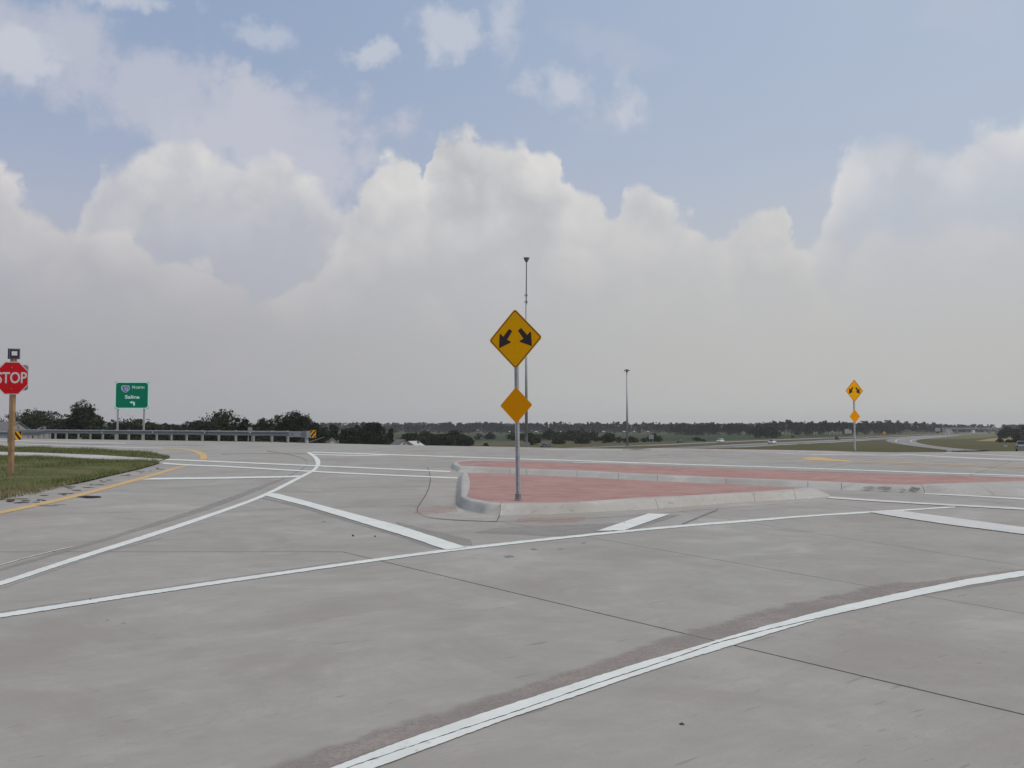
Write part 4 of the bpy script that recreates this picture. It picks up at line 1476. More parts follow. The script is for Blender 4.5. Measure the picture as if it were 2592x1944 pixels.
top1 = [(700, 1070), (780, 1071), (860, 1071), (930, 1069), (960, 1072), (1030, 1069), (1100, 1071), (1135, 1069), (1200, 1070), (1250, 1068), (1290, 1071), (1350, 1071), (1420, 1068), (1500, 1070), (1560, 1067), (1620, 1069), (1680, 1068), (1740, 1070), (1790, 1072), (1850, 1074), (1900, 1071), (1960, 1072)]
top2 = [(1700, 1073), (1760, 1072), (1830, 1071), (1880, 1075), (1930, 1068), (1960, 1068), (2005, 1064), (2060, 1068), (2120, 1066), (2160, 1070), (2220, 1066), (2260, 1066), (2300, 1070), (2340, 1067), (2370, 1074), (2420, 1072), (2450, 1076), (2500, 1077), (2560, 1080), (2700, 1078)]
rnd = random.Random(77)
px = 690
while px < 1900:
    far_tree(px, yat(top1, px) + rnd.choice([-2.5, -1, 0, 1, 3, 6]), rnd.uniform(1290, 1430), rnd, 'tree in the long hazy tree line beyond the green field', 'trees of the long hazy tree line beyond the green field', rnd.uniform(.9, 1.3))
    px += rnd.uniform(6.5, 11)
px = 1700
while px < 2380:
    Y = 1020 + max(0, px - 2150) * 1.5
    far_tree(px, yat(top2, px) + rnd.choice([-4, -2.5, -1, 1, 3, 6]), Y + rnd.uniform(-30, 60), rnd, 'tree in the darker nearer tree line beyond the highway at the right', 'trees of the darker tree line beyond the highway', rnd.uniform(.8, 1.2))
    px += rnd.uniform(6, 10)
px = 2360
while px < 2750:
    far_tree(px, yat(top2, px) + rnd.uniform(-.5, 3), rnd.uniform(1480, 1750), rnd, 'tree in the faint bluish tree line behind the far bridge', 'trees behind the far bridge', rnd.uniform(.9, 1.3))
    px += rnd.uniform(9, 14)
px = -260
while px < 700:
    far_tree(px, 1078 + rnd.uniform(-3, 3), rnd.uniform(900, 1000), rnd, 'tree in the low far line glimpsed between the nearer left trees', 'far trees behind the nearer left trees', rnd.uniform(.9, 1.3))
    px += rnd.uniform(22, 34)


def woods():
    """far woods that read as one mass"""
    rs = np.random.RandomState(4)
    V = []
    for X in np.arange(-1500, 2300, 6.5):
        Y = 1750 + rs.uniform(-60, 120)
        px_ = CX + F * X / Y
        yt = 1072 + 1.6 * math.sin(X * .008) + rs.uniform(-.8, 2.2) + (2.5 if px_ < 700 else 0) + (2 if px_ > 2350 else 0)
        h = H + (HY - yt) * Y / F - FLOOR
        n = 130
        p = rs.normal(size=(n, 3)) * np.array([4.5, 3.5, 0]); p[:, 2] = rs.rand(n) ** .8 * h
        p[:, 0] *= (1.15 - .6 * p[:, 2] / h)
        p += np.array([X, Y, FLOOR])
        a = rs.normal(size=(n, 3)); a /= np.linalg.norm(a, axis=1)[:, None]
        b = np.cross(a, rs.normal(size=(n, 3))); b /= np.linalg.norm(b, axis=1)[:, None]
        s = rs.uniform(1.0, 2.4, n)[:, None]
        V.append(np.stack([p - a * s, p - b * s * .7, p + a * s, p + b * s * .7], 1).reshape(-1, 3))
    V = np.concatenate(V)
    me = quads_mesh('distant_woods', V, M['leaf_far'])
    o = bpy.data.objects.new('distant_woods', me); C.objects.link(o)
    tag(o, 'far hazy woods on the horizon behind all the tree lines', 'woods', kind='stuff')


woods()

# ------------------------------------------------------------------ buildings
def house(px, Y, apex_y, w, d, wall_h, rise, rz, mw, mr, label, zb=FLOOR):
    X = at(px, Y)
    top = H + (HY - apex_y) * Y / F
    hgt = top - zb - rise
    r = empty('house', (X, Y, zb), rz, label, 'house')
    mb = MB(); mb.prism([(-w / 2, 0), (w / 2, 0), (w / 2, hgt), (0, hgt + rise - .05), (-w / 2, hgt)], -d / 2, d / 2); mb.build('wall', M[mw], r)
    ov = .35; k = rise / (w / 2)
    for sx in (-1, 1):
        mb = MB()
        mb.prism([(0, hgt + rise), (sx * (w / 2 + ov), hgt - ov * k), (sx * (w / 2 + ov), hgt - ov * k - .18), (0, hgt + rise - .18)], -d / 2 - ov, d / 2 + ov)
        mb.build('roof', M[mr], r)
    for wx in (-.22, .22):
        mb = MB(); mb.box((wx * w, -d / 2 - .03, hgt * .62), (w * .13, .06, 1.2)); f = mb.build('window', M['house_white'], r)
        mb = MB(); mb.box((wx * w, -d / 2 - .07, hgt * .62), (w * .13 - .16, .04, 1.04)); mb.build('pane', M['glass'], f)
    mb = MB(); mb.box((0, -d / 2 - .04, hgt + rise * .38), (.5, .06, .8)); mb.build('attic_vent', M['shingle'], r)
    mb = MB(); mb.box((w * .25, d * .2, hgt + rise * .6), (.6, .6, 1.2)); mb.build('chimney', M['shingle'], r)
    return r


house(843, 275, 1108.5, 7.0, 10, 4, 3.2, math.radians(14), 'house_white', 'shingle', 'white house gable showing just above the far pavement edge, near the guardrail end')
house(1015, 275, 1111.5, 6.0, 8, 3, 2.4, math.radians(22), 'house_white', 'shingle', 'small white house with a dark window, above the pavement edge left of the near sign')
house(1046, 285, 1116, 5.0, 6, 3, 1.4, math.radians(-20), 'house_white', 'metal_roof', 'tiny white shed roof just right of the small white house')
house(20, 238, 1067, 7.5, 10, 5, 2.4, math.radians(60), 'house_grey', 'shingle', 'grey house with a grey hip-like roof behind the stop sign post')
house(107, 232, 1081, 3.5, 5, 3, 1.0, math.radians(30), 'house_grey', 'shingle', 'tiny grey shed roof above the left part of the guardrail')
house(930, 300, 1112, 6.0, 6, 3, 1.6, math.radians(0), 'house_white', 'metal_roof', 'pale roof among the dark trees between the two white gabled houses')
for i, (px, w, lab) in enumerate([(1290, 4, 'tiny white barn roof left of the near sign post, under the far trees'), (1357, 7, 'white barn roof just right of the near light pole, under the far trees'),
                                  (1417, 6, 'white barn roof above the dark tree cluster'), (1527, 6, 'white barn roof above the lone rounded tree'),
                                  (1579, 7, 'white barn roof left of the slim light pole top of the bush'), (1604, 4, 'small white barn roof just right of the slim light pole'),
                                  (1639, 5, 'white barn roof directly above the grey two-post sign')]):
    Y = 1240; X = at(px, Y)
    r = empty('barn', (X, Y, FLOOR), 0, lab, 'barn')
    w = w * Y / F
    mb = MB(); mb.box((0, 0, 1.6), (w, 7, 3.2)); mb.build('wall', M['shingle'], r)
    mb = MB(); mb.prism([(-3.8, 3.1), (0, 3.95), (3.8, 3.1), (3.8, 3.0), (-3.8, 3.0)], -w / 2 - .2, w / 2 + .2, 'X'); mb.build('roof', M['metal_roof'], r)

# ------------------------------------------------------------------ signs
def rdiamond(s, r, n=5):
    """square of side s standing on a corner, corners rounded by r, in (x,z)"""
    pts = []
    for k in range(4):
        a0 = math.pi / 4 + k * math.pi / 2
        cx, cz = (s / 2 - r) * (1 if k in (0, 3) else -1), (s / 2 - r) * (1 if k in (0, 1) else -1)
        for i in range(n):
            t = k * math.pi / 2 + i / (n - 1) * math.pi / 2
            pts.append((cx + r * math.cos(t), cz + r * math.sin(t)))
    c, q = math.cos(math.pi / 4), math.sin(math.pi / 4)
    return [(x * c - z * q, x * q + z * c) for x, z in pts]


def ring(outer, inner, y0, y1, cz):
    mb = MB(); n = len(outer)
    vs = [(p[0], y0, p[1] + cz) for p in outer] + [(p[0], y0, p[1] + cz) for p in inner] + [(p[0], y1, p[1] + cz) for p in outer] + [(p[0], y1, p[1] + cz) for p in inner]
    fs = []
    for i in range(n):
        j = (i + 1) % n
        fs += [(i, j, n + j, n + i), (i, j, 2 * n + j, 2 * n + i), (n + i, n + j, 3 * n + j, 3 * n + i)]
    mb.raw(vs, fs); return mb


ARROW = [(308, 647), (336, 668), (289, 741), (318, 755), (323, 765), (218, 810), (224, 690), (234, 684), (256, 712)]
ARROW = [((x - 360) / 230 * .539, -(y - 738) / 262 * .539) for x, y in ARROW]


def perforated(mb, w, h, pitch=.0254, hole=.0125):
    n = int(h / pitch)
    for k in range(4):
        R = Matrix.Rotation(k * math.pi / 2, 3, 'Z')
        for i in range(n):
            zc = (i + .5) * pitch
            o = [(-w / 2, zc - pitch / 2), (0, zc - pitch / 2), (w / 2, zc - pitch / 2), (w / 2, zc), (w / 2, zc + pitch / 2), (0, zc + pitch / 2), (-w / 2, zc + pitch / 2), (-w / 2, zc)]
            r = hole / 2
            q = [(-r * .7, zc - r * .7), (0, zc - r), (r * .7, zc - r * .7), (r, zc), (r * .7, zc + r * .7), (0, zc + r), (-r * .7, zc + r * .7), (-r, zc)]
            vs = [R @ Vector((x, -w / 2, z)) for x, z in o] + [R @ Vector((x, -w / 2, z)) for x, z in q]
            mb.raw(vs, [(j, (j + 1) % 8, 8 + (j + 1) % 8, 8 + j) for j in range(8)])


def arrow_sign(loc, rz, lean, zc1, zc2, label, name='double_arrow_sign', holes=True):
    r = empty(name, loc, rz, label, 'road sign')
    r.rotation_euler = (0, lean, rz)
    top = zc1 + .45
    mb = MB()
    if holes:
        perforated(mb, .058, top, hole=.017)
        mb.build('post', M['galv'], r)
        mb = MB(); mb.box((0, 0, top / 2), (.044, .044, top - .02)); mb.build('post_inner_shade', M['post_shade'], r)  # added black filler painting the shade inside the hollow tube
    else:
        mb.box((0, 0, top / 2), (.058, .058, top)); mb.build('post', M['galv'], r)
    mb = MB(); mb.box((0, 0, .045), (.078, .078, .10)); mb.box((0, 0, .004), (.12, .12, .010)); s_ = mb.build('base_sleeve', M['galv_dark'], r)
    mb = MB(); mb.tube((-.055, 0, .06), (.055, 0, .06), .010, n=8); mb.build('bolt', M['galv_dark'], s_)
    y = -.029
    for zc, side, big in ((zc1, .762, True), (zc2, .4572, False)):
        mb = MB(); D = rdiamond(side, side * .062)
        mb.prism([(a, b + zc) for a, b in D], y - .004, y - .001)
        p = mb.build('warning_panel' if big else 'marker_panel', M['sign_yellow'] if big else M['sign_amber'], r)
        if big:
            o1 = rdiamond(side * .962, side * .052); i1 = rdiamond(side * .925, side * .040)
            ring(o1, i1, y - .0055, y - .0042, zc).build('border', M['sign_black'], p)
            for sx in (1, -1):
                pts = [(a * sx, b + zc) for a, b in ARROW]
                mb = MB(); mb.prism(pts, y - .0055, y - .0042); mb.build('arrow', M['sign_black'], p)
        for dz in (-.36, .36):
            mb = MB(); mb.tube((0, y - .009, zc + dz * side / .762), (0, y - .003, zc + dz * side / .762), .007, n=8); mb.build('rivet', M['rim'], p)
        # the strap behind the panel
        mb = MB(); mb.box((0, .033, zc), (.10, .006, .04)); mb.build('clamp', M['galv_dark'], p)
    return r


near_zs = .165
base = Vector((at(1311.7, 16.17), 16.17, 0)); base.z = H - (1262.5 - HY) * 16.17 / F
s1 = (16.17 / F)
arrow_sign(base, math.radians(-29), math.radians(-.85), (1262.5 - 857.5) * s1, (1262.5 - 1026) * s1, 'near yellow double-arrow diamond sign above a plain amber diamond, on the red island')
Yr = 43.1
bz = H - (1142.8 - HY) * Yr / F
arrow_sign(Vector((at(2161, Yr), Yr, bz)), math.radians(23.6), 0, (1142.8 - 989.3) * Yr / F, (1142.8 - 1054) * Yr / F, 'smaller-looking far yellow double-arrow diamond sign at the right pavement corner', holes=False)


def text_mesh(body, size, depth=.002, bold=0.0, sx=1.0):
    cu = bpy.data.curves.new('lettering', 'FONT')
    cu.body = body; cu.size = size; cu.extrude = depth; cu.align_x = 'CENTER'; cu.align_y = 'CENTER'; cu.offset = bold
    tmp = bpy.data.objects.new('tmp', cu); C.objects.link(tmp)
    bpy.context.view_layer.update()
    me = bpy.data.meshes.new_from_object(tmp.evaluated_get(bpy.context.evaluated_depsgraph_get()))
    bpy.data.objects.remove(tmp)
    xs = [v.co.x for v in me.vertices]; ys = [v.co.y for v in me.vertices]
    cx, cy = (min(xs) + max(xs)) / 2, (min(ys) + max(ys)) / 2
    for v in me.vertices: v.co = ((v.co.x - cx) * sx, -v.co.z, v.co.y - cy)
    return me, (max(xs) - min(xs)) * sx, max(ys) - min(ys)


def lettering(body, w, h, loc, m, parent, bold=.0):
    me, tw, th = text_mesh(body, 1.0, .002, bold)
    for v in me.vertices: v.co = (v.co.x * w / tw, v.co.y, v.co.z * h / th)
    me.materials.clear(); me.materials.append(m)
    o = bpy.data.objects.new('lettering', me); C.objects.link(o); o.parent = parent; o.location = loc
    return o


def stop_sign():
    Y = 25.9
    s = Y / F
    X = at(32.6, Y)
    z0 = zp(Y) + .03
    r = empty('stop_sign', (X, Y, z0), math.radians(2), 'red octagonal stop sign on a brown wooden post at the left frame edge', 'road sign')
    zb = lambda y: H - (y - HY) * s - z0
    zc = zb(957.3); R_ = 41.4 * s
    mb = MB(); w = .125
    mb.prism([(-w / 2 + .01, -w / 2), (w / 2 - .01, -w / 2), (w / 2, -w / 2 + .01), (w / 2, w / 2), (-w / 2, w / 2), (-w / 2, -w / 2 + .01)], -.2, zb(905), 'Z'); mb.build('post', M['wood'], r)
    oc = lambda q: [(q / math.cos(math.pi / 8) * math.cos(math.pi / 8 + k * math.pi / 4), q / math.cos(math.pi / 8) * math.sin(math.pi / 8 + k * math.pi / 4)) for k in range(8)]
    y = -w / 2
    mb = MB(); mb.prism([(a, b + zc) for a, b in oc(R_)], y - .006, y - .002); p = mb.build('stop_panel', M['sign_white'], r)
    mb = MB(); mb.prism([(a, b + zc) for a, b in oc(R_ - .022)], y - .0085, y - .0062); mb.build('red_field', M['sign_red'], p)
    xo = (30.5 - 31.5) * s
    lettering('STOP', 75 * s, 28.5 * s, (0, y - .010, zc + 1.0 * s), M['sign_white'], p, .018)
    for dz in (-.30, .30):
        mb = MB(); mb.tube((0, y - .014, zc + dz), (0, y - .008, zc + dz), .012, n=8); mb.build('bolt', M['rim'], p)
    # square sign facing the other way behind it
    mb = MB(); q = .36; c = .045
    sq = [(-q + c, -q), (q - c, -q), (q, -q + c), (q, q - c), (q - c, q), (-q + c, q), (-q, q - c), (-q, -q + c)]
    mb.prism([(a + .03, b + zc + .02) for a, b in sq], w / 2 + .002, w / 2 + .006); mb.build('rear_panel', M['sign_back'], r)
    # small framed marker on top of the post, turned
    top = empty('tmp_top'); bpy.data.objects.remove(top)
    R2 = Matrix.Rotation(math.radians(18), 4, 'Z')
    zc2 = zb(895.5)
    M2 = Matrix.Translation((.02, -.02, zc2)) @ R2
    mb = MB(); mb.box((0, 0, 0), (.30, .09, .29), M=M2); t_ = mb.build('top_marker', M['sign_navy'], r)
    mb = MB(); mb.box((.02, -.048, 0), (.262, .006, .27), M=M2); mb.build('marker_face', M['sign_back'], t_)
    mb = MB(); mb.box((.02, -.053, .0), (.245, .006, .255), M=M2); mb.build('marker_border', M['sign_navy'], t_)
    mb = MB(); mb.box((.02, -.058, .01), (.14, .006, .12), M=M2); mb.build('marker_plate', M['sign_white'], t_)
    mb = MB(); mb.box((0, 0, (zb(905) + zc2) / 2 - .05), (.05, .05, .2)); mb.build('bracket', M['galv_dark'], r)


stop_sign()


def guide_sign():
    Y = 71.5; s = Y / F
    X = at(334.5, Y); z0 = zp(60) - .55
    r = empty('guide_sign', (X, Y, z0), math.radians(3), 'green highway guide sign reading NORTH Salina on two steel posts behind the guardrail', 'road sign')
    zb = lambda y: H - (y - HY) * s - z0
    k = 9.76
    cxp = 334.4
    def q(x, y): return ((x / k + 280 - cxp) * s, zb(y / k + 950))
    def rr(x0, z0_, x1, z1, rad, n=5):
        pts = []
        for cx, cz, a0 in ((x1 - rad, z1 - rad, 0), (x0 + rad, z1 - rad, 90), (x0 + rad, z0_ + rad, 180), (x1 - rad, z0_ + rad, 270)):
            for i in range(n):
                t = math.radians(a0 + 90 * i / (n - 1)); pts.append((cx + rad * math.cos(t), cz + rad * math.sin(t)))
        return pts
    x0, z1 = q(118, 158); x1, z0_ = q(945, 828)
    for px in (299.3, 364.5):
        mb = MB(); mb.box(((px - cxp) * s, .08, z1 / 2 - .3), (.11, .13, z1 + .5)); mb.build('post', M['galv'], r)
    mb = MB(); mb.prism([(x0, z0_), (x1, z0_), (x1, z1), (x0, z1)], -.006, 0); p = mb.build('backing_panel', M['sign_back'], r)
    mb = MB(); mb.prism(rr(x0 + .0, z0_ + .0, x1 - .0, z1 - .0, .24), -.012, -.007); mb.build('border', M['sign_mint'], p)
    mb = MB(); mb.prism(rr(x0 + .085, z0_ + .085, x1 - .085, z1 - .085, .18), -.018, -.013); mb.build('green_field', M['sign_green'], p)
    # interstate shield
    sx, sz = q(372, 335)
    W = 104 / k * s; Hh = 92 / k * s
    def shield(sc):
        half = [(0, -1.0), (.42, -.78), (.80, -.38), (.98, .10), (.96, .50), (.80, .82), (.55, .88), (.30, .84), (0, .92)]
        pts = half + [(-a, b) for a, b in half[-2:0:-1]]
        return [(sx + a * W * sc, sz + b * Hh * sc) for a, b in pts]
    mb = MB(); mb.prism(shield(1.0), -.022, -.019); sh = mb.build('route_shield', M['sign_mint'], p)
    mb = MB(); mb.prism(shield(.88), -.026, -.023); mb.build('shield_field', M['sign_blue'], sh)
    mb = MB(); c = shield(.84); zc = sz + .45 * Hh
    mb.prism([(sx - .78 * W, zc), (sx + .78 * W, zc), (sx + .68 * W, sz + .68 * Hh), (sx + .3 * W, sz + .70 * Hh), (sx, sz + .76 * Hh), (sx - .3 * W, sz + .70 * Hh), (sx - .68 * W, sz + .68 * Hh)], -.029, -.0265); mb.build('shield_crown', M['sign_crown'], sh)
    lettering('135', 140 / k * s, 78 / k * s, (sx, -.030, sz - .08 * Hh), M['sign_white'], sh, .02)
    a = q(540, 330); b = q(605, 255)
    lettering('N', b[0] - a[0], b[1] - a[1], ((a[0] + b[0]) / 2, -.021, (a[1] + b[1]) / 2), M['sign_mint'], p, .02)
    a = q(622, 332); b = q(830, 274)
    lettering('ORTH', b[0] - a[0], b[1] - a[1], ((a[0] + b[0]) / 2, -.021, (a[1] + b[1]) / 2), M['sign_mint'], p, .02)
    a = q(365, 578); b = q(722, 492)
    lettering('Salina', b[0] - a[0], b[1] - a[1], ((a[0] + b[0]) / 2, -.021, (a[1] + b[1]) / 2), M['sign_mint'], p, .025)
    ar = [q(*t) for t in [(478, 668), (540, 632), (535, 652), (590, 652), (608, 668), (608, 750), (568, 750), (568, 686), (535, 686), (545, 706)]]
    mb = MB(); mb.prism(ar, -.022, -.019); mb.build('arrow', M['sign_mint'], p)


guide_sign()


def back_sign(px, ytop, ybot, wpx, ybase, label, Y=None, mat_='sign_back', step=False, posts=2, diamond=False):
    g = T(px, ybase); Y = Y or g.y
    s = Y / F
    z0 = terrain(at(px, Y), Y)
    zb = lambda y: H - (y - HY) * s - z0
    r = empty('highway_sign', (at(px, Y), Y, z0), 0, label, 'road sign')
    w = wpx * s
    z0_, z1 = zb(ybot), zb(ytop)
    if diamond:
        mb = MB(); mb.prism([(0, z0_), (w / 2, (z0_ + z1) / 2), (0, z1), (-w / 2, (z0_ + z1) / 2)], -.05, 0); p = mb.build('panel', M['sign_yellow'], r)
        zc = (z0_ + z1) / 2
        mb = MB(); mb.prism([(-w * .08, zc - w * .2), (w * .1, zc - w * .2), (w * .02, zc + w * .2), (-w * .08, zc + w * .1)], -.08, -.06); mb.build('symbol', M['sign_black'], p)
    else:
        poly = [(-w / 2, z0_), (w / 2, z0_), (w / 2, z1), (-w / 2, z1)]
        if step: poly = [(-w / 2, z0_), (w / 2, z0_), (w / 2, z1 - (z1 - z0_) * .22), (w * .12, z1 - (z1 - z0_) * .22), (w * .12, z1), (-w / 2, z1)]
        mb = MB(); mb.prism(poly, -.06, 0); mb.build('panel', M[mat_], r)
        for k in (.33, .66):
            mb = MB(); mb.box((0, -.09, z0_ + (z1 - z0_) * k), (w * .96, .05, .12)); mb.build('brace', M['galv_dark'], r)
    for i in range(posts):
        x = 0 if posts == 1 else (i - .5) * w * .62
        mb = MB(); mb.box((x, .12, z1 / 2 - .1), (.22, .2, z1 - .2)); mb.build('post', M['galv_dark'], r)


back_sign(1647.5, 1100, 1111.2, 12.5, 1119.6, 'grey two-post sign seen from behind in the field right of the slim light pole')
back_sign(2145, 1086, 1097.5, 18, 1103, 'pale grey stepped highway sign back beside the far double-arrow sign', mat_='car_silver', step=True)
back_sign(2236, 1091.5, 1100.5, 9, 1103, 'small yellow diamond sign beside the highway, right of the far double-arrow sign', diamond=True, posts=1)
back_sign(2371, 1083, 1092, 13, 1099, 'faint grey rectangular highway sign near the far bridge')


def small_back():
    Y = 66.0; s = Y / F
    X = at(634.5, Y); z0 = terrain(X, Y)
    r = empty('small_sign', (X, Y, z0), 0, 'small grey sign back on two thin legs just behind the guardrail', 'road sign')
    zb = lambda y: H - (y - HY) * s - z0
    mb = MB(); mb.box((0, 0, (zb(1081.5) + zb(1090)) / 2), (11 * s, .02, 8.5 * s)); mb.build('panel', M['sign_back'], r)
    for dx in (-4.5, 4):
        mb = MB(); mb.box((dx * s, .02, zb(1085) / 2 - .2), (.04, .04, zb(1085) + .4)); mb.build('leg', M['galv'], r)


small_back()

# ------------------------------------------------------------------ guardrail
GA = Vector((-15.3, 58.5, 0)); GD = Vector((-.788, .615, 0)).normalized(); GN = Vector((GD.y, -GD.x, 0))  # unit vector towards the road
if GN.y > 0: GN = -GN
STEP = 1.905


def ztop_at(s): return 1.225 + .0017 * s


WB = [(.0, .0), (.045, .02), (.083, .055), (.083, .085), (.03, .125), (.0, .156), (.03, .187), (.083, .227), (.083, .257), (.045, .292), (.0, .312)]


def beam(s0, s1, prof0, prof1, name, parent, m, drop0=0., drop1=0., n=6):
    vs = []; fs = []
    k = len(prof0)
    for i in range(n + 1):
        w = i / n; s = s0 + (s1 - s0) * w
        b = GA + GD * s
        for p0, p1 in zip(prof0, prof1):
            d = p0[0] + (p1[0] - p0[0]) * w; z = p0[1] + (p1[1] - p0[1]) * w
            q = b + GN * (d + .16)
            vs.append((q.x, q.y, ztop_at(s) - (drop0 + (drop1 - drop0) * w) - .312 + z))
    for i in range(n):
        for j in range(k - 1): fs.append((i * k + j, (i + 1) * k + j, (i + 1) * k + j + 1, i * k + j + 1))
    return add(name, vs, fs, m, parent)


def guardrail():
    r = empty('guardrail', (0, 0, 0), label='long galvanised steel guardrail along the far edge of the crossing road', cat='guardrail')
    SP = [i for i in range(0, 16)] + [15.5, 16, 16.5, 17, 17.5, 18]
    SP = [-1.6] + [STEP * k for k in range(0, 16)] + [STEP * q for q in (15.5, 16.0, 16.5, 17.0, 17.5, 18.2)]
    for s in SP:
        b = GA + GD * s
        g = min(zp(b.y), .52)
        mb = MB()
        h = ztop_at(s) + .025 - (g - .35)
        R = math.atan2(GD.y, GD.x)
        mb.box((b.x, b.y, g - .35 + h / 2), (.11, .15, h), R)
        mb.box((b.x + GN.x * .115, b.y + GN.y * .115, ztop_at(s) - .16), (.11, .16, .34), R)
        mb.build('post', M['rail_post'], r)
    n = 8
    for i in range(n):
        beam(i * 2 * STEP - (.9 if i else 2.1), (i + 1) * 2 * STEP - .85, WB, WB, 'rail', r, M['rail'])
    thr = [(p[0], p[1] - .0) for p in WB]
    low = [(.0, -.20), (.045, -.18), (.083, -.14), (.083, -.11), (.03, -.07), (.0, -.04), (.03, .0), (.083, .04), (.083, .257), (.045, .292), (.0, .312)]
    beam(16 * STEP - .9, 17 * STEP - .9, WB, low, 'rail', r, M['rail'])
    beam(17 * STEP - .9, 19 * STEP, low, low, 'rail', r, M['rail'])
    # white reflectors on the rail
    for s in (3.2 * STEP, 6.95 * STEP, 10.35 * STEP, 13.0 * STEP):
        b = GA + GD * (14 * STEP - s + 0) + GN * .26
        mb = MB(); mb.box((b.x, b.y, ztop_at(s) - .15), (.10, .03, .10), math.atan2(GD.y, GD.x)); mb.build('reflector', M['sign_white'], r)
    # flat end section and terminal head
    q = lambda s: GA + GD * s + GN * .18
    ang = math.atan2(GD.y, GD.x)
    a, b = q(-2.0), q(-3.35)
    mb = MB(); mb.box(((a.x + b.x) / 2 + .0, (a.y + b.y) / 2, 1.035), (1.40, .12, .36), ang); e = mb.build('end_section', M['sign_back'], r)
    for s in (-2.35, -3.2):
        c_ = q(s) + GN * .062; mb = MB(); mb.box((c_.x, c_.y, 1.04), (.16 if s > -2.6 else .05, .01, .07 if s > -2.6 else .16), ang); mb.build('slot', M['sign_black'], e)
    c_ = q(-3.6); mb = MB(); mb.box((c_.x, c_.y, 1.03), (.42, .32, .42), ang); hd = mb.build('impact_head', M['galv_dark'], r)
    mb = MB(); mb.box((c_.x + .02, c_.y, .55), (.14, .16, .75), ang); mb.build('post', M['galv'], r)
    mb = MB(); mb.tube((c_.x, c_.y, .50), (c_.x - 1.3 * -GD.x * -1, c_.y + .3, .85), .02, n=6); mb.build('cable', M['galv_dark'], r)
    # striped object marker on the head, facing the camera
    Y = 56.3; s = Y / F
    X = at(794, Y); zc = H - (1098.4 - HY) * s
    striped(r, (X, Y, zc), 13.5 * s, 19.5 * s, 1, math.radians(4))


def striped(parent, loc, w, h, sg, rz=0., name='striped_marker', cut=0.0):
    Mx = Matrix.Translation(loc) @ Matrix.Rotation(rz, 4, 'Z')
    def put(poly, y0, y1, nm, m, par_):
        mb = MB(); mb.prism(poly, y0, y1); mb.v = [tuple(Mx @ Vector(v)) for v in mb.v]; return mb.build(nm, M[m], par_)
    c = cut
    base_ = [(-w / 2, -h / 2), (w / 2 - c, -h / 2), (w / 2, -h / 2 + c), (w / 2, h / 2 - c), (w / 2 - c, h / 2), (-w / 2, h / 2)]
    p = put(base_, -.006, 0, name, 'sign_yellow', parent)
    # black diagonal stripes clipped to the panel
    d = Vector((1 * sg, 1.25)).normalized(); nrm = Vector((-d.y, d.x))
    m_ = .02
    rect = [(-w / 2 + m_, -h / 2 + m_), (w / 2 - m_, -h / 2 + m_), (w / 2 - m_, h / 2 - m_), (-w / 2 + m_, h / 2 - m_)]
    pitch = (w + h) * .235
    for k in range(-3, 4):
        q = clip(rect, tuple(nrm * (k * pitch - pitch * .25)), tuple(nrm)) if True else rect
        q = clip(q, tuple(nrm * (k * pitch + pitch * .25)), tuple(-nrm)) if len(q) > 2 else q
        if len(q) > 2 and area(q) > 1e-4: put(q, -.010, -.0065, 'stripe', 'sign_black', p)
    return p


guardrail()


def near_rail():
    Y = 55.0; s = Y / F
    X = at(47, Y); g = zp(Y)
    r = empty('guardrail', (0, 0, 0), label='second guardrail end behind the stop sign post, with a yellow and black striped marker', cat='guardrail')
    striped(r, (X, Y, H - (1102.3 - HY) * s), 23 * s, 22.5 * s, -1, 0, cut=.10)
    mb = MB(); mb.box((X - .55, Y + .15, g + .35), (.12, .16, .9)); mb.build('post', M['galv_dark'], r)
    mb = MB(); mb.box((X - .25, Y + .12, H - (1102.3 - HY) * s), (.5, .22, .40)); mb.build('impact_head', M['sign_back'], r)
    for k in range(5):
        p = Vector((X - .6, Y + .2, 0)) + GD * (k * STEP)
        mb = MB(); mb.box((p.x, p.y, .52 + .33), (.11, .15, .72), math.atan2(GD.y, GD.x)); mb.build('post', M['galv'], r)
    vs = []; fs = []
    for i in range(6):
        b = Vector((X - .5, Y + .15, 0)) + GD * (i * STEP)
        for p in WB:
            q = b + GN * (p[0] + .1); vs.append((q.x, q.y, .92 + p[1]))
        if i:
            for j in range(len(WB) - 1):
                n = len(WB); fs.append(((i - 1) * n + j, i * n + j, i * n + j + 1, (i - 1) * n + j + 1))
    add('rail', vs, fs, M['rail'], r)


near_rail()


def parapet():
    r = empty('bridge_parapet', (0, 0, 0), label='concrete bridge parapet continuing the guardrail at the left frame edge', cat='parapet')
    a = GA + GD * (19 * STEP)
    prev = a
    for k in range(5):
        b = prev + GD * 5.0
        m_ = (prev + b) / 2
        mb = MB(); mb.box((m_.x + GN.x * .1, m_.y + GN.y * .1, .72), (4.98, .28, 1.06), math.atan2(GD.y, GD.x)); mb.build('wall_section', M['kerb'], r)
        prev = b


parapet()

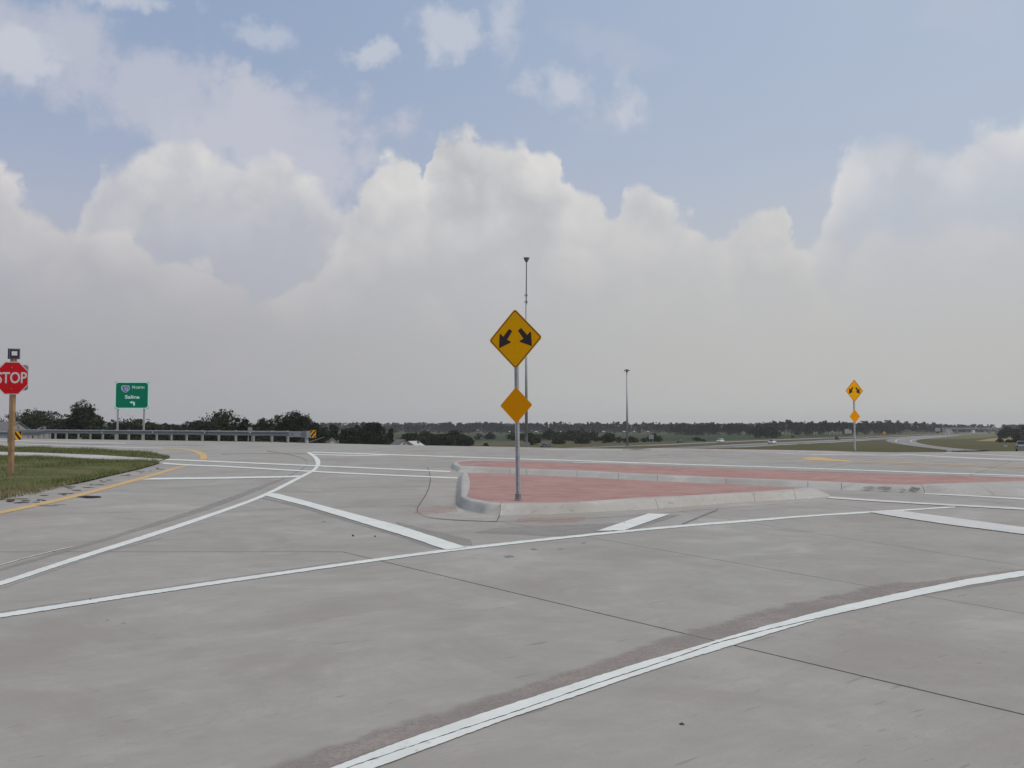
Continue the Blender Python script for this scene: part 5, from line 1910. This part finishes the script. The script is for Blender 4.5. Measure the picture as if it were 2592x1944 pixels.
# ------------------------------------------------------------------ high-mast light poles
def mast(px, ybase, ytop, Y, r0, label, big):
    s = Y / F
    X = at(px, Y); g = terrain(X, Y)
    zb = H - (ybase - HY) * s
    base_z = min(g, zb)
    r = empty('high_mast_light', (X, Y, base_z), 0, label, 'light pole')
    if big: r.rotation_euler = (0, math.radians(-.12), 0)
    zt = H - (ytop - HY) * s - base_z
    z1 = zb - base_z
    fw = 1.3 if big else 1.0
    mb = MB(); mb.box((0, 0, z1 / 2 - .3), (fw, fw, z1 + .6 + .1)); mb.build('footing', M['rail_post'], r)
    if big:
        zj = H - (770 - HY) * s - base_z
        mb = MB(); mb.tube((0, 0, z1), (0, 0, zj), r0, r0 * .48, 14); mb.build('pole', M['galv'], r, True)
        mb = MB(); mb.tube((.03, 0, zj - .05), (.10, 0, zt - .7), r0 * .44, r0 * .34, 10); mb.build('upper_pole', M['galv_dark'], r)
        for y in (746, 763):
            z = H - (y - HY) * s - base_z
            for dx in (-.20, .20):
                mb = MB(); mb.box((dx, 0, z), (.16, .22, .30)); mb.build('clamp', M['galv_dark'], r)
        mb = MB(); mb.tube((.10, 0, zt - .75), (.10, 0, zt), .22, .58, 16); mb.tube((.10, 0, zt), (.10, 0, zt + .05), .60, .52, 16); mb.build('lamp_head', M['galv_dark'], r)
        mb = MB(); mb.box((0, -.30, z1 + .8), (.3, .05, .6)); mb.build('hatch', M['galv_dark'], r)
    else:
        mb = MB(); mb.tube((0, 0, z1), (0, 0, zt - .2), r0, r0 * .5, 12); mb.build('pole', M['galv'], r, True)
        mb = MB(); mb.tube((0, 0, zt - .6), (0, 0, zt + .4), r0 * .9, r0 * 1.1, 10); mb.build('mast_collar', M['galv_dark'], r)
        for k in range(6):
            a_ = 2 * math.pi * k / 6 + .3; R_ = 7.0 * s
            mb = MB(); mb.tube((0, 0, zt), (math.cos(a_) * R_ * .6, math.sin(a_) * R_ * .6, zt - .02), .08, .06, 6); arm = mb.build('arm', M['galv_dark'], r)
            mb = MB(); mb.box((math.cos(a_) * R_ * .8, math.sin(a_) * R_ * .8, zt - .05), (R_ * .45, .5, .35), a_); mb.build('floodlight', M['galv_dark'], arm)


mast(1332.5, 1121, 650, 168, .30, 'tall near light pole with one cone-shaped lamp head, behind the near sign', True)
g_ = T(1587, 1128)
mast(1587, 1127.5, 937.5, 330, .42, 'slim far light pole topped by a ring of small floodlights, right of the near sign', False)

# ------------------------------------------------------------------ vehicles
def vehicle(px, ybase, kind, paint, heading, label, Y=None, name=None, cat='car', group=None, z=None):
    if Y is None:
        g = T(px, ybase); X, Y, z0 = g.x, g.y, g.z + .06
    else:
        X = at(px, Y); z0 = terrain(X, Y) + .06 if z is None else z
    r = empty(name or 'car', (X, Y, z0), heading, label, cat, group)
    if Y > 250: r.scale = (1.25, 1.25, 1.25)
    pm = M[paint]
    prof = {
        'sedan': ([(-2.35, .35), (2.35, .35), (2.38, .62), (2.2, .80), (1.2, .93), (-1.6, .98), (-2.3, .92), (-2.38, .6)], [(1.15, .92), (.35, 1.40), (-.95, 1.43), (-1.75, .97)], 1.8, 1.34),
        'suv': ([(-2.3, .38), (2.3, .38), (2.35, .75), (2.2, 1.0), (1.25, 1.08), (-2.2, 1.10), (-2.35, .9)], [(1.25, 1.07), (.65, 1.68), (-2.0, 1.72), (-2.25, 1.10)], 1.9, 1.4),
        'pickup': ([(-2.8, .45), (2.8, .45), (2.85, .85), (2.65, 1.10), (1.45, 1.16), (-2.75, 1.16), (-2.85, .9)], [(1.45, 1.15), (.85, 1.78), (-.75, 1.80), (-.95, 1.15)], 1.95, 1.7),
        'van': ([(-2.4, .35), (2.4, .35), (2.45, .75), (2.2, 1.05), (1.4, 1.12), (-2.3, 1.15), (-2.45, .8)], [(1.55, 1.10), (.85, 1.78), (-2.2, 1.85), (-2.38, 1.14)], 1.95, 1.45),
        'truck': ([(-5.5, .6), (5.2, .6), (5.3, 1.2), (5.2, 1.7), (3.6, 1.9), (3.4, 3.5), (-5.5, 3.6)], [(4.6, 1.7), (4.1, 2.8), (3.3, 2.9), (3.3, 1.7)], 2.4, 3.4),
    }[kind]
    body, cab, w, ax = prof
    mb = MB(); mb.prism(body, -w / 2, w / 2); b = mb.build('body', pm, r)
    # cabin narrower at the roof
    def cabin(sc, grow, y0w, y1w):
        vs = []
        zs = [p[1] for p in cab]; z0_, z1_ = min(zs), max(zs)
        for sg in (-1, 1):
            for p in cab:
                t = (p[1] - z0_) / (z1_ - z0_)
                vs.append((p[0], sg * (y0w + (y1w - y0w) * t), p[1]))
        n = len(cab)
        fs = [tuple(range(n))[::-1], tuple(range(n, 2 * n))] + [(i, (i + 1) % n, n + (i + 1) % n, n + i) for i in range(n)]
        return vs, fs
    vs, fs = cabin(1, 0, w / 2 - .06, w / 2 - .24)
    cb = add('cabin', vs, fs, pm if kind != 'truck' else pm, r)
    # glass set slightly proud of the cabin
    cxm = sum(p[0] for p in cab) / len(cab); zlo, zhi = min(p[1] for p in cab), max(p[1] for p in cab)
    for sg in (-1, 1):
        q = []
        for p in cab:
            t = (p[1] - zlo) / (zhi - zlo); t2 = .10 + .72 * t
            x = cxm + (p[0] - cxm) * .86; zz = zlo + (zhi - zlo) * t2
            y = sg * (w / 2 - .06 - .18 * t2 + .012)
            q.append((x, y, zz))
        add('side_window', q, [tuple(range(len(q)))], M['glass'], r)
    for a, b_, nm in ((cab[0], cab[1], 'windscreen'), (cab[3], cab[2], 'rear_window')):
        q = []
        sgx = .02 if nm == 'windscreen' else -.02
        for t in (.12, .86):
            x = a[0] + (b_[0] - a[0]) * t + sgx; zz = a[1] + (b_[1] - a[1]) * t + .01
            yy = (w / 2 - .12) - .18 * t
            q += [(x, -yy, zz), (x, yy, zz)]
        add(nm, q, [(0, 1, 3, 2)], M['glass'], r)
    rad = .36 if kind in ('sedan', 'suv', 'van') else .42 if kind == 'pickup' else .5
    for sx in (-ax, ax):
        for sy in (-1, 1):
            mb = MB(); mb.tube((sx, sy * (w / 2 - .2), rad), (sx, sy * (w / 2 + .03), rad), rad, n=16); wh = mb.build('wheel', M['tyre'], r)
            mb = MB(); mb.tube((sx, sy * (w / 2 + .03), rad), (sx, sy * (w / 2 + .045), rad), rad * .58, n=12); mb.build('rim', M['rim'], wh)
    xf = max(p[0] for p in body); xr = min(p[0] for p in body)
    zl = .78 if kind != 'truck' else 1.1
    for sy in (-1, 1):
        mb = MB(); mb.box((xf - .03, sy * (w / 2 - .25), zl), (.12, .36, .16)); mb.build('headlight', M['lamp_clear'], r)
        mb = MB(); mb.box((xr + .03, sy * (w / 2 - .15), zl + .1), (.12, .2, .26)); mb.build('tail_light', M['lamp_red'], r)
    mb = MB(); mb.box((xf - .02, 0, zl - .05), (.10, w * .45, .22)); mb.build('grille', M['sign_black'], r)
    if kind == 'pickup':
        mb = MB(); mb.box((-1.85, 0, 1.165), (1.7, w - .25, .03)); mb.build('cargo_bed', M['sign_black'], r)
        mb = MB(); mb.box((xr - .02, 0, .62), (.08, w * .9, .16)); mb.build('bumper', M['galv'], r)
    return r


HWY = math.atan2(.847, .532)
TOW = HWY + math.pi      # towards the camera
HB = 0.25
vehicle(1722, 1120.8, 'sedan', 'car_dark', TOW, 'dark grey car on the far carriageway, just left of the white SUV')
vehicle(1823.5, 1120.3, 'suv', 'car_white', TOW, 'white SUV coming towards the viewer on the far carriageway', name='car')
vehicle(1954, 1124.0, 'pickup', 'car_white', HWY, 'white pickup truck driving away on the near carriageway', name='pickup_truck', cat='pickup truck')
vehicle(2120, 1114.2, 'van', 'car_green', HWY, 'dark green minivan on the near carriageway left of the far double-arrow sign')
vehicle(2190, 1111.0, 'sedan', 'car_silver', HWY, 'silver car on the near carriageway just right of the far double-arrow sign')
vehicle(1381, 1131.5, 'suv', 'car_dark', TOW, 'dark SUV roof showing above the far pavement edge, right of the near light pole', Y=372)
vehicle(2463, 1098, 'truck', 'car_white', TOW, 'white box truck coming from the far bridge at the right', name='box_truck', cat='truck')
vehicle(2398, 1096, 'sedan', 'car_white', TOW, 'white car far off on the highway, right one of a pair before the far bridge', Y=1150)
vehicle(2389, 1096, 'sedan', 'car_white', TOW, 'white car far off on the highway, left one of a pair before the far bridge', Y=1130)
vehicle(2478, 1092, 'sedan', 'car_white', TOW, 'white car close behind the white box truck', Y=1260)
vehicle(2514, 1092, 'van', 'car_silver', TOW, 'pale van under the right end of the far bridge', Y=1290)
vehicle(2584, 1142, 'suv', 'car_silver', math.radians(62), 'silver SUV below the hedge at the right frame edge', Y=152)


def junction_box():
    g = T(2545, 1131.5); s = g.y / F
    r = empty('utility_box', g, 0, 'small pale utility box standing on the green bank left of the silver SUV', 'utility box')
    mb = MB(); mb.box((0, 0, 4.5 * s / 2), (8 * s, 3 * s, 4.5 * s)); mb.build('cabinet', M['galv'], r)
    mb = MB(); mb.box((0, 0, 4.7 * s), (8.8 * s, 3.6 * s, .5 * s)); mb.build('lid', M['sign_white'], r)


junction_box()

# ------------------------------------------------------------------ haze
def haze():
    m = bpy.data.materials.new('haze_air'); m.use_nodes = True
    t = NT(m.node_tree)
    t.n.remove(t.n['Principled BSDF'])
    v = t.new('ShaderNodeVolumePrincipled')
    v.inputs['Color'].default_value = (.94, .95, .97, 1)
    v.inputs['Density'].default_value = 0.00012
    v.inputs['Anisotropy'].default_value = 0.1
    t.l.new(v.outputs[0], t.n['Material Output'].inputs['Volume'])
    mb = MB(); mb.box((0, 850, (-8.6 + 50) / 2), (6800, 6900, 58.6))
    o = mb.build('haze', m)
    tag(o, 'thin pale haze in the air over the whole plain', 'haze', kind='stuff')


haze()
print('objects', len(bpy.data.objects), 'tris approx', sum(len(m.polygons) for m in bpy.data.meshes))
